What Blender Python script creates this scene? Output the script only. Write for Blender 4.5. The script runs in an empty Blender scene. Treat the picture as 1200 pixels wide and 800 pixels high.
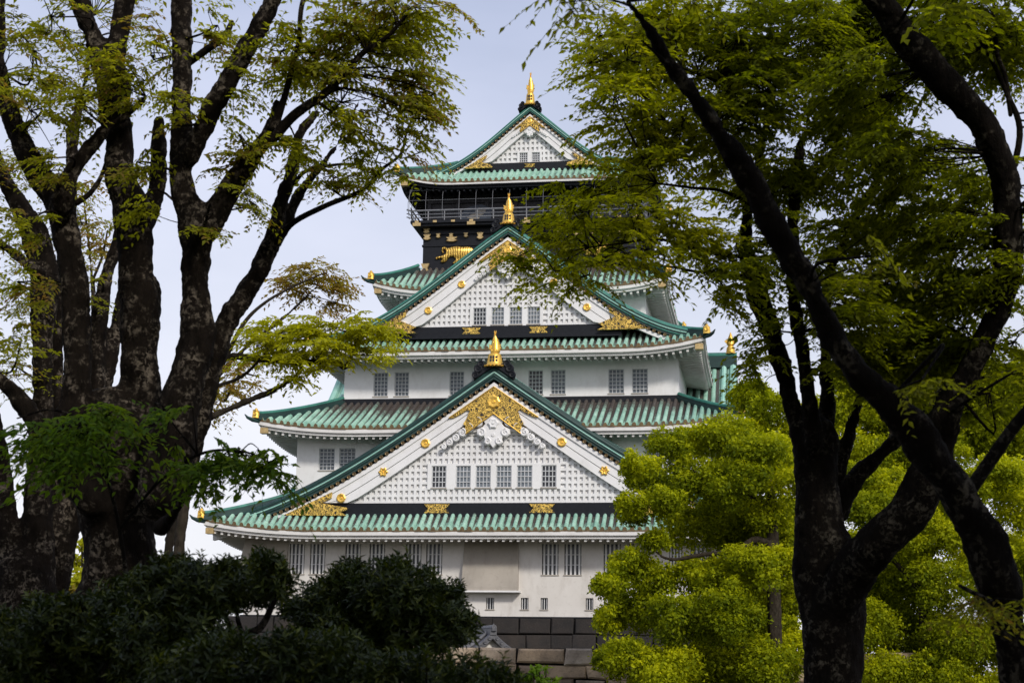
import bpy, bmesh, math, random
import numpy as np

random.seed(7)
RNG = np.random.default_rng(11)
S = bpy.context.scene
COL = S.collection
R = math.radians

# ------------------------------------------------------------------ camera
FPX, EYE = 2000.0, 1.6                    # focal length in photo pixels, eye height
PITCH = math.atan(430 / FPX)
ROLL = 0.0155
cam_d = bpy.data.cameras.new('camera')
cam = bpy.data.objects.new('camera', cam_d)
COL.objects.link(cam)
cam_d.sensor_width = 36
cam_d.lens = 36 * FPX / 1200
cam_d.clip_end = 6000
cam_d.clip_start = 0.1
from mathutils import Matrix
cam.matrix_world = (Matrix.Translation((0, 0, EYE)) @ Matrix.Rotation(R(90) + PITCH, 4, 'X')
                    @ Matrix.Rotation(ROLL, 4, 'Z'))
cam_d.dof.use_dof = True
cam_d.dof.focus_distance = 122
cam_d.dof.aperture_fstop = 5.6
S.camera = cam

# ------------------------------------------------------------------ sky, sun, exposure
SUN_EL, SUN_AZ = 34.0, 152.0              # azimuth clockwise from +Y (view direction); behind the viewer, to the right
w = bpy.data.worlds.new('World')
S.world = w
w.use_nodes = True
nt = w.node_tree
nt.nodes.clear()
out = nt.nodes.new('ShaderNodeOutputWorld')
bg = nt.nodes.new('ShaderNodeBackground')
sky = nt.nodes.new('ShaderNodeTexSky')
sky.sky_type = 'NISHITA'
sky.sun_disc = False
sky.sun_elevation = R(SUN_EL)
sky.sun_rotation = R(SUN_AZ)
sky.air_density = 1.0
sky.dust_density = 3.0
tc = nt.nodes.new('ShaderNodeTexCoord')
mp = nt.nodes.new('ShaderNodeMapping')
mp.inputs['Scale'].default_value = (1.0, 1.0, 3.0)
nz = nt.nodes.new('ShaderNodeTexNoise')
nz.inputs['Scale'].default_value = 3.0
nz.inputs['Detail'].default_value = 5
rp = nt.nodes.new('ShaderNodeMapRange')
rp.inputs[1].default_value = 0.35
rp.inputs[2].default_value = 0.7
rp.inputs[3].default_value = 0.62
rp.inputs[4].default_value = 0.88
mx = nt.nodes.new('ShaderNodeMix')
mx.data_type = 'RGBA'
mx.inputs[7].default_value = (10.4, 10.3, 11.2, 1)    # thin high cloud veil over the blue
nt.links.new(tc.outputs['Generated'], mp.inputs['Vector'])
nt.links.new(mp.outputs[0], nz.inputs['Vector'])
nt.links.new(nz.outputs['Fac'], rp.inputs[0])
sx = nt.nodes.new('ShaderNodeSeparateXYZ')
nt.links.new(tc.outputs['Generated'], sx.inputs[0])
gr = nt.nodes.new('ShaderNodeMapRange')
gr.inputs[1].default_value = 0.02
gr.inputs[2].default_value = 0.42
gr.inputs[3].default_value = 0.14
gr.inputs[4].default_value = -0.1
nt.links.new(sx.outputs['Z'], gr.inputs[0])
vm = nt.nodes.new('ShaderNodeMix')               # the veil: whitish low down, lavender blue higher up
vm.data_type = 'RGBA'
vg_ = nt.nodes.new('ShaderNodeMapRange')
vg_.inputs[1].default_value = 0.10
vg_.inputs[2].default_value = 0.42
nt.links.new(sx.outputs['Z'], vg_.inputs[0])
nt.links.new(vg_.outputs[0], vm.inputs[0])
vm.inputs[6].default_value = (10.7, 10.65, 11.3, 1)
vm.inputs[7].default_value = (7.6, 8.2, 10.8, 1)
nt.links.new(vm.outputs[2], mx.inputs[7])
ad_ = nt.nodes.new('ShaderNodeMath')
ad_.operation = 'ADD'
ad_.use_clamp = True
nt.links.new(rp.outputs[0], ad_.inputs[0])
nt.links.new(gr.outputs[0], ad_.inputs[1])
nt.links.new(ad_.outputs[0], mx.inputs[0])
nt.links.new(sky.outputs[0], mx.inputs[6])
nt.links.new(mx.outputs[2], bg.inputs['Color'])
bg.inputs['Strength'].default_value = 0.10
nt.links.new(bg.outputs[0], out.inputs['Surface'])

sun_d = bpy.data.lights.new('sun', 'SUN')
sun_d.energy = 2.7
sun_d.angle = R(8)
sun_d.color = (1.0, 0.95, 0.87)
sun = bpy.data.objects.new('sun', sun_d)
COL.objects.link(sun)
sdir = np.array([math.sin(R(SUN_AZ)) * math.cos(R(SUN_EL)), math.cos(R(SUN_AZ)) * math.cos(R(SUN_EL)), math.sin(R(SUN_EL))])
from mathutils import Vector
sun.rotation_euler = Vector(sdir).to_track_quat('Z', 'Y').to_euler()
sun.location = (20, -20, 40)
vs = S.view_settings
vs.view_transform = 'Standard'
vs.look = 'None'
vs.exposure = 0.0
vs.gamma = 1.0
vs.use_curve_mapping = False

# ------------------------------------------------------------------ helpers
def at(px, py, Y):
    """photo pixel (1200 x 800) at ground distance Y -> world point"""
    a, b = (px - 600) / FPX, (400 - py) / FPX
    c, s = math.cos(ROLL), math.sin(ROLL)
    x, y = a * c - b * s, a * s + b * c
    d = np.array([x, math.cos(PITCH) - y * math.sin(PITCH), math.sin(PITCH) + y * math.cos(PITCH)])
    return np.array([0, 0, EYE]) + d * (Y / d[1])

def tag(o, label=None, cat=None, group=None, kind=None):
    if label: o['label'] = label
    if cat: o['category'] = cat
    if group: o['group'] = group
    if kind: o['kind'] = kind
    return o

def thing(name, label, cat, loc=(0, 0, 0), rz=0, group=None):
    o = bpy.data.objects.new(name, None)
    o.empty_display_size = 0.3
    COL.objects.link(o)
    o.location = loc
    o.rotation_euler = (0, 0, rz)
    return tag(o, label, cat, group)

class MB:
    """collects shapes, then links them as ONE mesh object"""
    def __init__(s):
        s.v, s.f, s.m, s.n = [], [], [], 0
        s.att = []
    def add(s, v, f, mi=0, att=None):
        v = np.asarray(v, float).reshape(-1, 3)
        s.v.append(v)
        s.att.append(np.zeros(len(v)) if att is None else np.asarray(att, float).ravel())
        for q in f:
            s.f.append([i + s.n for i in q])
            s.m.append(mi)
        s.n += len(v)
        return s
    def box(s, x0, x1, y0, y1, z0, z1, mi=0):
        v = [(x, y, z) for z in (z0, z1) for y in (y0, y1) for x in (x0, x1)]
        return s.add(v, [(0, 2, 3, 1), (4, 5, 7, 6), (0, 1, 5, 4), (2, 6, 7, 3), (0, 4, 6, 2), (1, 3, 7, 5)], mi)
    def grid(s, P, mi=0, att=None, closed=False):
        """P: (n, m, 3) points"""
        n, m = P.shape[:2]
        f = []
        for i in range(n - 1):
            for j in range(m if closed else m - 1):
                k = (j + 1) % m
                f.append((i * m + j, (i + 1) * m + j, (i + 1) * m + k, i * m + k))
        return s.add(P.reshape(-1, 3), f, mi, att)
    def poly(s, pts, y0, y1, mi=0, bevel=0.0):
        """outline in (x, z), extruded from y0 (front) to y1; optional soft front edge"""
        pts = np.asarray(pts, float)
        ar = np.sum(pts[:, 0] * np.roll(pts[:, 1], -1) - np.roll(pts[:, 0], -1) * pts[:, 1])
        if ar < 0: pts = pts[::-1]
        n = len(pts)
        rings = []
        if bevel:
            nx = np.roll(pts, -1, 0) - np.roll(pts, 1, 0)
            nx /= np.linalg.norm(nx, axis=1)[:, None] + 1e-9
            inn = pts + np.stack([-nx[:, 1], nx[:, 0]], 1) * bevel
            rings.append((inn, y0)); rings.append((pts, y0 + bevel))
        else:
            rings.append((pts, y0))
        rings.append((pts, y1))
        V = np.concatenate([np.stack([p[:, 0], np.full(n, y), p[:, 1]], 1) for p, y in rings])
        f = [tuple(range(n))]
        for r in range(len(rings) - 1):
            for i in range(n):
                k = (i + 1) % n
                f.append((r * n + i, (r + 1) * n + i, (r + 1) * n + k, r * n + k))
        f.append(tuple(reversed(range((len(rings) - 1) * n, len(rings) * n))))
        return s.add(V, f, mi)
    def tube(s, path, rad, seg=8, mi=0, cap=True):
        path = np.asarray(path, float)
        n = len(path)
        rad = np.broadcast_to(np.asarray(rad, float), (n,)) if np.ndim(rad) < 2 else rad
        t = np.gradient(path, axis=0)
        t /= np.linalg.norm(t, axis=1)[:, None] + 1e-9
        ref = np.array([0, 0, 1.0]) if abs(t[0][2]) < 0.9 else np.array([1.0, 0, 0])
        u = np.cross(t[0], ref); u /= np.linalg.norm(u)
        P = np.zeros((n, seg, 3))
        an = np.arange(seg) * 2 * math.pi / seg
        for i in range(n):
            u = u - t[i] * np.dot(u, t[i]); u /= np.linalg.norm(u) + 1e-9
            b = np.cross(t[i], u)
            ri = rad[i] if np.ndim(rad[i]) else np.full(seg, rad[i])
            P[i] = path[i] + (np.cos(an) * ri)[:, None] * u + (np.sin(an) * ri)[:, None] * b
        s.grid(P[:, ::-1], mi, closed=True)
        if cap:
            k = s.n - n * seg
            s.f.append([k + j for j in range(seg)]); s.m.append(mi)
            s.f.append([k + (n - 1) * seg + j for j in reversed(range(seg))]); s.m.append(mi)
        return s
    def sweep(s, path, prof, mi=0, cap=True):
        """prof: closed outline (side, up); side is horizontal"""
        path = np.asarray(path, float); prof = np.asarray(prof, float)
        t = np.gradient(path, axis=0); t /= np.linalg.norm(t, axis=1)[:, None] + 1e-9
        sd = np.cross(t, [0, 0, 1.0]); sd /= np.linalg.norm(sd, axis=1)[:, None] + 1e-9
        up = np.cross(sd, t)
        P = path[:, None] + prof[None, :, :1] * sd[:, None] + prof[None, :, 1:] * up[:, None]
        s.grid(P[:, ::-1], mi, closed=True)
        if cap:
            n, m = P.shape[:2]; k = s.n - n * m
            s.f.append([k + j for j in range(m)]); s.m.append(mi)
            s.f.append([k + (n - 1) * m + j for j in reversed(range(m))]); s.m.append(mi)
        return s
    def lathe(s, prof, c=(0, 0, 0), seg=16, mi=0, sx=1.0, sy=1.0, bend=None):
        prof = np.asarray(prof, float)
        an = np.arange(seg) * 2 * math.pi / seg
        P = np.zeros((len(prof), seg, 3))
        for i, (r, z) in enumerate(prof):
            o = bend(z) if bend else (0, 0)
            P[i, :, 0] = c[0] + o[0] + r * sx * np.cos(an)
            P[i, :, 1] = c[1] + o[1] + r * sy * np.sin(an)
            P[i, :, 2] = c[2] + z
        s.grid(P[:, ::-1], mi, closed=True)
        k = s.n - len(prof) * seg
        s.f.append([k + j for j in reversed(range(seg))]); s.m.append(mi)
        s.f.append([k + (len(prof) - 1) * seg + j for j in range(seg)]); s.m.append(mi)
        return s
    def disc(s, u, v, z, r, d, seg=14, mi=0, petals=0, amp=0.0, dome=0.3):
        """a round boss facing -v"""
        an = np.arange(seg) * 2 * math.pi / seg
        rr = r * (1 + amp * np.cos(petals * an)) if petals else np.full(seg, r)
        rings = [(1.0, 0), (1.0, -d), (0.8, -d * 1.35), (0.45, -d * (1.1)), (0.3, -d * (1.0)), (0.22, -d * (1 + dome) * 1.2)]
        P = np.zeros((len(rings), seg, 3))
        for i, (q, y) in enumerate(rings):
            P[i, :, 0] = u + np.cos(an) * rr * q; P[i, :, 2] = z + np.sin(an) * rr * q; P[i, :, 1] = v + y
        s.grid(P, mi, closed=True)
        k = s.n - seg
        s.f.append([k + j for j in range(seg)]); s.m.append(mi)
        return s
    def build(s, name, mats, parent=None, smooth=False, att=None):
        if not isinstance(mats, (list, tuple)): mats = [mats]
        me = bpy.data.meshes.new(name)
        V = np.concatenate(s.v)
        me.from_pydata(V.tolist(), [], s.f)
        for m in mats: me.materials.append(m)
        me.polygons.foreach_set('material_index', s.m)
        if smooth is True:
            me.polygons.foreach_set('use_smooth', [True] * len(s.f))
        if att:
            a = me.attributes.new(att, 'FLOAT', 'POINT')
            a.data.foreach_set('value', np.concatenate(s.att))
        me.update()
        o = bpy.data.objects.new(name, me)
        COL.objects.link(o)
        if parent: o.parent = parent
        if isinstance(smooth, (int, float)) and smooth is not True and smooth is not False:
            me.shade_smooth() if hasattr(me, 'shade_smooth') else None
            if hasattr(me, 'set_sharp_from_angle'): me.set_sharp_from_angle(angle=R(smooth))
        return o

def raw_mesh(name, V, F, mat, parent=None, att=None, smooth=False):
    """fast mesh of equal sized faces"""
    V = np.ascontiguousarray(V, np.float32); F = np.ascontiguousarray(F, np.int32)
    me = bpy.data.meshes.new(name)
    k = F.shape[1]
    me.vertices.add(len(V)); me.vertices.foreach_set('co', V.ravel())
    me.loops.add(F.size); me.loops.foreach_set('vertex_index', F.ravel())
    me.polygons.add(len(F))
    me.polygons.foreach_set('loop_start', np.arange(len(F), dtype=np.int32) * k)
    me.polygons.foreach_set('loop_total', np.full(len(F), k, np.int32))
    me.materials.append(mat)
    if att is not None:
        a = me.attributes.new('tone', 'FLOAT', 'POINT')
        a.data.foreach_set('value', np.ascontiguousarray(att, np.float32))
    me.update(calc_edges=True)
    if smooth: me.polygons.foreach_set('use_smooth', np.ones(len(F), bool))
    o = bpy.data.objects.new(name, me)
    COL.objects.link(o)
    if parent: o.parent = parent
    return o

# ------------------------------------------------------------------ materials
class NT:
    def __init__(s, name):
        s.mat = bpy.data.materials.new(name); s.mat.use_nodes = True
        s.t = s.mat.node_tree; s.t.nodes.clear()
        s.out = s.n('ShaderNodeOutputMaterial')
    def n(s, k, **kw):
        x = s.t.nodes.new(k)
        for a, b in kw.items(): setattr(x, a, b)
        return x
    def l(s, a, b): s.t.links.new(a, b)
    def set(s, sock, val):
        if hasattr(val, 'is_linked') or isinstance(val, bpy.types.NodeSocket): s.l(val, sock)
        else: sock.default_value = val
    def coord(s, scale=(1, 1, 1), kind='Object'):
        c = s.n('ShaderNodeTexCoord'); m = s.n('ShaderNodeMapping')
        m.inputs['Scale'].default_value = scale
        s.l(c.outputs[kind], m.inputs['Vector']); return m.outputs[0]
    def noise(s, vec, scale, detail=4, rough=0.55, dist=0.0):
        x = s.n('ShaderNodeTexNoise'); s.l(vec, x.inputs['Vector'])
        x.inputs['Scale'].default_value = scale; x.inputs['Detail'].default_value = detail
        x.inputs['Roughness'].default_value = rough; x.inputs['Distortion'].default_value = dist
        return x.outputs['Fac']
    def rng(s, v, a, b, c=0.0, d=1.0):
        x = s.n('ShaderNodeMapRange'); s.l(v, x.inputs[0])
        for i, q in enumerate((a, b, c, d)): x.inputs[i + 1].default_value = q
        return x.outputs[0]
    def math(s, op, a, b=0.0):
        x = s.n('ShaderNodeMath', operation=op); s.set(x.inputs[0], a); s.set(x.inputs[1], b); return x.outputs[0]
    def mix(s, f, a, b):
        x = s.n('ShaderNodeMix', data_type='RGBA')
        s.set(x.inputs[0], f)
        for q, v in ((6, a), (7, b)):
            if isinstance(v, (tuple, list)): x.inputs[q].default_value = (*v[:3], 1)
            else: s.l(v, x.inputs[q])
        return x.outputs[2]
    def attr(s, name):
        return s.n('ShaderNodeAttribute', attribute_name=name).outputs['Fac']
    def bump(s, h, strength=0.3, dist=0.02):
        x = s.n('ShaderNodeBump'); x.inputs['Strength'].default_value = strength; x.inputs['Distance'].default_value = dist
        s.l(h, x.inputs['Height']); return x.outputs[0]
    def bsdf(s, col, rough=0.6, metal=0.0, spec=0.5, bump=None, end=True):
        p = s.n('ShaderNodeBsdfPrincipled')
        if isinstance(col, (tuple, list)): p.inputs['Base Color'].default_value = (*col[:3], 1)
        else: s.l(col, p.inputs['Base Color'])
        s.set(p.inputs['Roughness'], rough); s.set(p.inputs['Metallic'], metal)
        p.inputs['Specular IOR Level'].default_value = spec
        if bump is not None: s.l(bump, p.inputs['Normal'])
        if end: s.l(p.outputs[0], s.out.inputs[0])
        return p
MAT = {}
def plaster(name, a, b, streak):
    m = NT(name)
    v = m.coord((1, 1, 1)); vs_ = m.coord((.8, .8, 0.3))
    n1 = m.noise(v, 0.5, 6); n2 = m.noise(vs_, 1.6, 5, 0.65); n3 = m.noise(v, 14, 3)
    c = m.mix(m.rng(n1, 0.3, 0.75), a, b)
    c = m.mix(m.math('MULTIPLY', m.rng(n2, 0.5, 0.78), 0.5), c, streak)
    c = m.mix(m.math('MULTIPLY', m.rng(m.noise(v, 2.6, 6, .7), .55, .75), .4), c, streak)
    m.bsdf(c, 0.75, spec=0.3, bump=m.bump(n3, 0.15, 0.01))
    MAT[name] = m.mat
plaster('white_plaster', (.75, .745, .74), (.69, .685, .68), (.53, .51, .48))
plaster('warm_plaster', (.67, .64, .605), (.58, .55, .51), (.37, .33, .285))  # a darker, warmer plaster than the white one
plaster('stained_plaster', (.40, .36, .31), (.31, .28, .24), (.20, .175, .15))
plaster('eave_plaster', (.70, .69, .67), (.60, .585, .56), (.42, .39, .35))

def tile_mat(name, lo, hi, dark, brown, use_att=True):
    m = NT(name)
    v = m.coord((1, 1, 1))
    n1 = m.noise(v, 0.9, 5); n2 = m.noise(v, 6.0, 4, 0.7); n3 = m.noise(m.coord((4, 4, 1.2)), 5, 4)
    c = m.mix(m.rng(n1, 0.3, 0.7), lo, hi)
    c = m.mix(m.math('MULTIPLY', m.rng(n2, 0.52, 0.72), 0.65), c, dark)
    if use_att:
        t = m.attr('shelter_shade')  # rain-sheltered patina, plus shade painted into the tile channels
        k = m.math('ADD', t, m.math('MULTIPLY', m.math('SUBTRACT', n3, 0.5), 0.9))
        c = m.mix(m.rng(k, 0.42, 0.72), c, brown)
    m.bsdf(c, 0.55, spec=0.4, bump=m.bump(n2, 0.25, 0.02))
    MAT[name] = m.mat
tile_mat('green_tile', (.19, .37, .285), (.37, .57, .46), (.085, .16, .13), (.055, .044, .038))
tile_mat('ridge_copper', (.02, .115, .09), (.05, .22, .165), (.010, .04, .035), (.05, .05, .05), False)
tile_mat('deep_copper', (.008, .026, .024), (.014, .055, .046), (.005, .012, .012), (.05, .05, .05), False)
tile_mat('dark_copper', (.010, .028, .027), (.016, .05, .045), (.006, .012, .013), (.05, .05, .05), False)
tile_mat('pale_patina', (.22, .46, .38), (.36, .58, .49), (.12, .3, .24), (.05, .05, .05), False)

def simple(name, col, col2, rough, scale=3, metal=0.0, spec=0.5, bump=0.15):
    m = NT(name); v = m.coord()
    n = m.noise(v, scale, 5)
    m.bsdf(m.mix(m.rng(n, .3, .7), col, col2), rough, metal, spec, m.bump(n, bump, 0.02))
    MAT[name] = m.mat
simple('black_lacquer', (.005, .006, .009), (.009, .010, .014), .55, 4, 0.0, .25)
simple('bronze', (.10, .065, .03), (.20, .14, .065), .45, 7, 0.5)
simple('gold', (.92, .60, .13), (.78, .45, .07), .34, 6, 0.75)
simple('pale_gold', (.62, .46, .22), (.40, .28, .12), .45, 6, 0.6)
simple('grille_paint', (.55, .56, .57), (.42, .43, .44), .6, 5)
simple('window_dark', (.012, .014, .018), (.028, .032, .04), .25, 2)
simple('window_pale', (.16, .185, .21), (.10, .12, .14), .35, 2)
simple('net_wire', (.20, .205, .22), (.14, .145, .16), .5, 5)
simple('grey_tile', (.05, .05, .056), (.11, .11, .12), .5, 5)
simple('interior_dark', (.016, .016, .02), (.03, .03, .036), .6, 1)

def filigree():
    m = NT('gold_filigree')
    v = m.coord((1, 1, 1))
    vo = m.n('ShaderNodeTexVoronoi', feature='DISTANCE_TO_EDGE'); vo.inputs['Scale'].default_value = 3.4
    wn = m.n('ShaderNodeTexNoise'); m.l(v, wn.inputs['Vector']); wn.inputs['Scale'].default_value = 3.5
    ad = m.n('ShaderNodeVectorMath', operation='MULTIPLY_ADD')
    m.l(wn.outputs['Color'], ad.inputs[0]); ad.inputs[1].default_value = (.35, .35, .35); m.l(v, ad.inputs[2])
    m.l(ad.outputs[0], vo.inputs['Vector'])
    d = vo.outputs['Distance']
    k = m.rng(d, 0.075, 0.115, 1.0, 0.0)           # scrollwork
    ring = m.rng(m.math('ABSOLUTE', m.math('SUBTRACT', d, 0.24)), 0.035, 0.06, 1.0, 0.0)
    k = m.math('MAXIMUM', k, ring)
    c = m.mix(k, (.018, .013, .009), (.92, .60, .13))
    m.bsdf(c, .32, m.math('MULTIPLY', k, .8), bump=m.bump(k, .9, .05))
    MAT['gold_filigree'] = m.mat
filigree()

def stone_mat(name, cols, moss):
    m = NT(name)
    g = m.n('ShaderNodeNewGeometry')
    r = g.outputs['Random Per Island']
    rp_ = m.n('ShaderNodeValToRGB'); m.l(r, rp_.inputs[0])
    e = rp_.color_ramp.elements
    e[0].color = (*cols[0], 1); e[1].color = (*cols[-1], 1)
    for i, c in enumerate(cols[1:-1]):
        q = e.new((i + 1) / (len(cols) - 1)); q.color = (*c, 1)
    v = m.coord()
    n1 = m.noise(v, 1.1, 6, .65); n2 = m.noise(v, 9, 5, .65)
    c = m.mix(m.rng(n1, .42, .7), rp_.outputs[0], moss)
    c = m.mix(m.math('MULTIPLY', m.rng(n2, .5, .75), .5), c, (.05, .045, .04))
    m.bsdf(c, .85, spec=.25, bump=m.bump(n2, .6, .04))
    MAT[name] = m.mat
stone_mat('base_stone', [(.017, .0145, .0135), (.028, .023, .0205), (.02, .0175, .0165), (.042, .033, .027)], (.016, .015, .015))
stone_mat('wall_stone', [(.36, .26, .165), (.46, .355, .24), (.19, .14, .10), (.50, .43, .34), (.38, .26, .155)], (.16, .12, .085))

def bark(name, a, b, lichen, amount):
    m = NT(name)
    v = m.coord((1, 1, .35)); v2 = m.coord()
    n1 = m.noise(v, 9, 6, .7); n2 = m.noise(v2, 3.2, 6, .7); n3 = m.noise(v2, 16, 4, .7, .5)
    c = m.mix(m.rng(n1, .35, .7), a, b)
    c = m.mix(m.math('MULTIPLY', m.math('MULTIPLY', m.rng(n2, .48, .62), m.rng(n3, .48, .58)), amount), c, lichen)
    m.bsdf(c, .95, spec=.06, bump=m.bump(n1, 1.0, .06))
    MAT[name] = m.mat
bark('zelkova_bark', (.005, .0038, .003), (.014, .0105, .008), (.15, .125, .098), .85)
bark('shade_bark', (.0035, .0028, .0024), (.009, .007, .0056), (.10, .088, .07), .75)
bark('camphor_bark', (.02, .016, .012), (.05, .04, .03), (.05, .05, .03), .5)

def leaf(name, cols, trans, rough=.6, tcol=None, spec=.14):
    m = NT(name)
    rp_ = m.n('ShaderNodeValToRGB'); m.l(m.attr('tone'), rp_.inputs[0])
    e = rp_.color_ramp.elements
    e[0].color = (*cols[0], 1); e[1].color = (*cols[-1], 1)
    for i, c in enumerate(cols[1:-1]):
        q = e.new((i + 1) / (len(cols) - 1)); q.color = (*c, 1)
    p = m.bsdf(rp_.outputs[0], rough, spec=spec, end=False)
    t = m.n('ShaderNodeBsdfTranslucent')
    mu = m.n('ShaderNodeMix', data_type='RGBA', blend_type='MULTIPLY'); mu.inputs[0].default_value = 1
    m.l(rp_.outputs[0], mu.inputs[6]); mu.inputs[7].default_value = (*(tcol or (2.2, 2.0, .8)), 1)
    m.l(mu.outputs[2], t.inputs[0])
    ms = m.n('ShaderNodeMixShader'); ms.inputs[0].default_value = trans
    m.l(p.outputs[0], ms.inputs[1]); m.l(t.outputs[0], ms.inputs[2]); m.l(ms.outputs[0], m.out.inputs[0])
    MAT[name] = m.mat
leaf('zelkova_leaf', [(.19, .10, .045), (.17, .13, .03), (.155, .165, .015), (.185, .2, .016), (.24, .24, .02), (.14, .165, .012)], .62, tcol=(2.4, 2.3, .7))
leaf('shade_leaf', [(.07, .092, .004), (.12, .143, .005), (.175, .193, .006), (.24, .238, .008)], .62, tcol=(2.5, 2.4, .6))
leaf('lit_leaf', [(.22, .22, .01), (.28, .30, .012), (.34, .35, .015), (.22, .26, .01)], .5, tcol=(2.2, 2.0, .4))
leaf('rusty_leaf', [(.2, .11, .04), (.24, .18, .03), (.22, .21, .03), (.16, .09, .04)], .5)
leaf('fresh_leaf', [(.06, .12, .012), (.085, .155, .014), (.13, .18, .016)], .5)
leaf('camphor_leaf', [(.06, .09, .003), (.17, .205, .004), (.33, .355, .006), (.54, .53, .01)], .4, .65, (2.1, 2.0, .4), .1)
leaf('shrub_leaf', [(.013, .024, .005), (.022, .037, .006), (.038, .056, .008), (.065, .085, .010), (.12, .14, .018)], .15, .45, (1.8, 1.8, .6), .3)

def ground_mat():
    m = NT('ground_soil'); v = m.coord()
    n = m.noise(v, .15, 6); n2 = m.noise(v, 3, 6)
    m.bsdf(m.mix(m.rng(n, .4, .6), m.mix(n2, (.03, .04, .015), (.06, .055, .035)), m.mix(n2, (.09, .08, .06), (.06, .055, .04))), .95, spec=.1, bump=m.bump(n2, .6, .05))
    MAT['ground_soil'] = m.mat
ground_mat()

def tiger_mat():
    m = NT('gold_stripes'); v = m.coord()
    wv = m.n('ShaderNodeTexWave'); m.l(v, wv.inputs['Vector']); wv.inputs['Scale'].default_value = 1.5; wv.inputs['Distortion'].default_value = 6; wv.inputs['Detail'].default_value = 3
    k = m.rng(wv.outputs['Fac'], .25, .45)
    m.bsdf(m.mix(k, (.30, .16, .03), (.92, .60, .13)), .36, .75, bump=m.bump(k, .5, .05))
    MAT['gold_stripes'] = m.mat
tiger_mat()

# ------------------------------------------------------------------ ground
g = MB()
xs = np.linspace(-1, 1, 61); xs = np.sign(xs) * np.abs(xs) ** 3 * 2500
ys = np.linspace(-1, 1, 61); ys = np.sign(ys) * np.abs(ys) ** 3 * 2500 + 100
P = np.zeros((61, 61, 3)); P[..., 0] = xs[None, :]; P[..., 1] = ys[:, None]
rr = np.hypot(P[..., 0], P[..., 1] - 60)
P[..., 2] = 0.25 * np.sin(P[..., 0] * .21 + 1) * np.sin(P[..., 1] * .17) * np.clip(1 - rr / 300, 0, 1)
g.grid(P[:, ::-1])
tag(g.build('ground', MAT['ground_soil'], smooth=True), kind='structure')

# ------------------------------------------------------------------ castle frame: u along the facade, v into the depth, z up
PHI = math.atan(325 / FPX * math.cos(PITCH))
ORG = at(577, 722, 122.0)
GZ = -ORG[2]                      # ground level seen from the castle's origin
VC = 19.6                         # centre of the plan
castle = thing('castle_tower', 'white five storey castle tower with green tiled roofs, gold fittings and stacked gables', 'castle', ORG, -PHI)

def wall_open(mb, u0, u1, z0, z1, v, holes, depth, mi=0):
    """front sheet at v with rectangular openings and their reveals"""
    us = sorted({u0, u1, *[h[0] for h in holes], *[h[1] for h in holes]})
    zs = sorted({z0, z1, *[h[2] for h in holes], *[h[3] for h in holes]})
    for i in range(len(us) - 1):
        for j in range(len(zs) - 1):
            cu, cz = (us[i] + us[i + 1]) / 2, (zs[j] + zs[j + 1]) / 2
            if any(h[0] < cu < h[1] and h[2] < cz < h[3] for h in holes): continue
            mb.add([(us[i], v, zs[j]), (us[i + 1], v, zs[j]), (us[i + 1], v, zs[j + 1]), (us[i], v, zs[j + 1])], [(0, 1, 2, 3)], mi)
    for a, b, c, d in holes:
        q = [(a, c), (b, c), (b, d), (a, d)]
        for k in range(4):
            (x0, y0), (x1, y1) = q[k], q[(k + 1) % 4]
            mb.add([(x0, v, y0), (x0, v + depth, y0), (x1, v + depth, y1), (x1, v, y1)], [(0, 1, 2, 3)], mi)

def storey(u, v0, z0, z1, holes, mat, depth=.28):
    """one storey: front sheet with openings, plain other faces"""
    mb = MB()
    wall_open(mb, -u, u, z0, z1, v0, holes, depth)
    v1 = 2 * VC - v0
    mb.add([(u, v0, z0), (u, v1, z0), (u, v1, z1), (u, v0, z1)], [(0, 1, 2, 3)])
    mb.add([(-u, v0, z0), (-u, v1, z0), (-u, v1, z1), (-u, v0, z1)], [(3, 2, 1, 0)])
    mb.add([(-u, v1, z0), (u, v1, z0), (u, v1, z1), (-u, v1, z1)], [(3, 2, 1, 0)])
    mb.add([(-u, v0, z1), (u, v0, z1), (u, v1, z1), (-u, v1, z1)], [(0, 1, 2, 3)])
    return mb.build('wall', MAT[mat], castle)

def window(u0, u1, z0, z1, v, nx, nz, depth=.22, pale=False, bars=.035, vertical=False, sill=True):
    """one window: dark glass set back in its opening, painted bars in front"""
    p = MB(); p.box(u0 + .002, u1 - .002, v + depth - .03, v + depth - .004, z0 + .002, z1 - .002)
    o = p.build('window', MAT['window_pale' if pale else 'window_dark'], castle)
    b = MB()
    vf = v + depth * .45
    if vertical:
        for i in range(nx):
            c = u0 + (u1 - u0) * (i + .5) / nx
            b.box(c - bars, c + bars, vf, vf + bars * 1.6, z0 + .003, z1 - .003)
        for f in ((.33, .66) if nx > 3 else ()):
            zz = z0 + (z1 - z0) * f
            b.box(u0 + .003, u1 - .003, vf + bars * 1.7, vf + bars * 1.7 + .03, zz - .02, zz + .02)
    else:
        for i in range(nx + 1):
            c = u0 + .03 + (u1 - u0 - .06) * i / nx
            w_ = bars * (1.5 if i in (0, nx) else 1)
            b.box(c - w_, c + w_, vf, vf + .05, z0 + .003, z1 - .003)
        for j in range(nz + 1):
            c = z0 + .03 + (z1 - z0 - .06) * j / nz
            b.box(u0 + .004, u1 - .004, vf - .012, vf + .038, c - bars, c + bars)
    b.build('window_grille', MAT['white_plaster' if vertical else 'grille_paint'], o)
    if sill:
        s_ = MB(); s_.box(u0 - .05, u1 + .05, v - .06, v + depth * .4, z0 - .075, z0 - .004)
        s_.build('sill', MAT['stained_plaster'], o)
    return o

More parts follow.
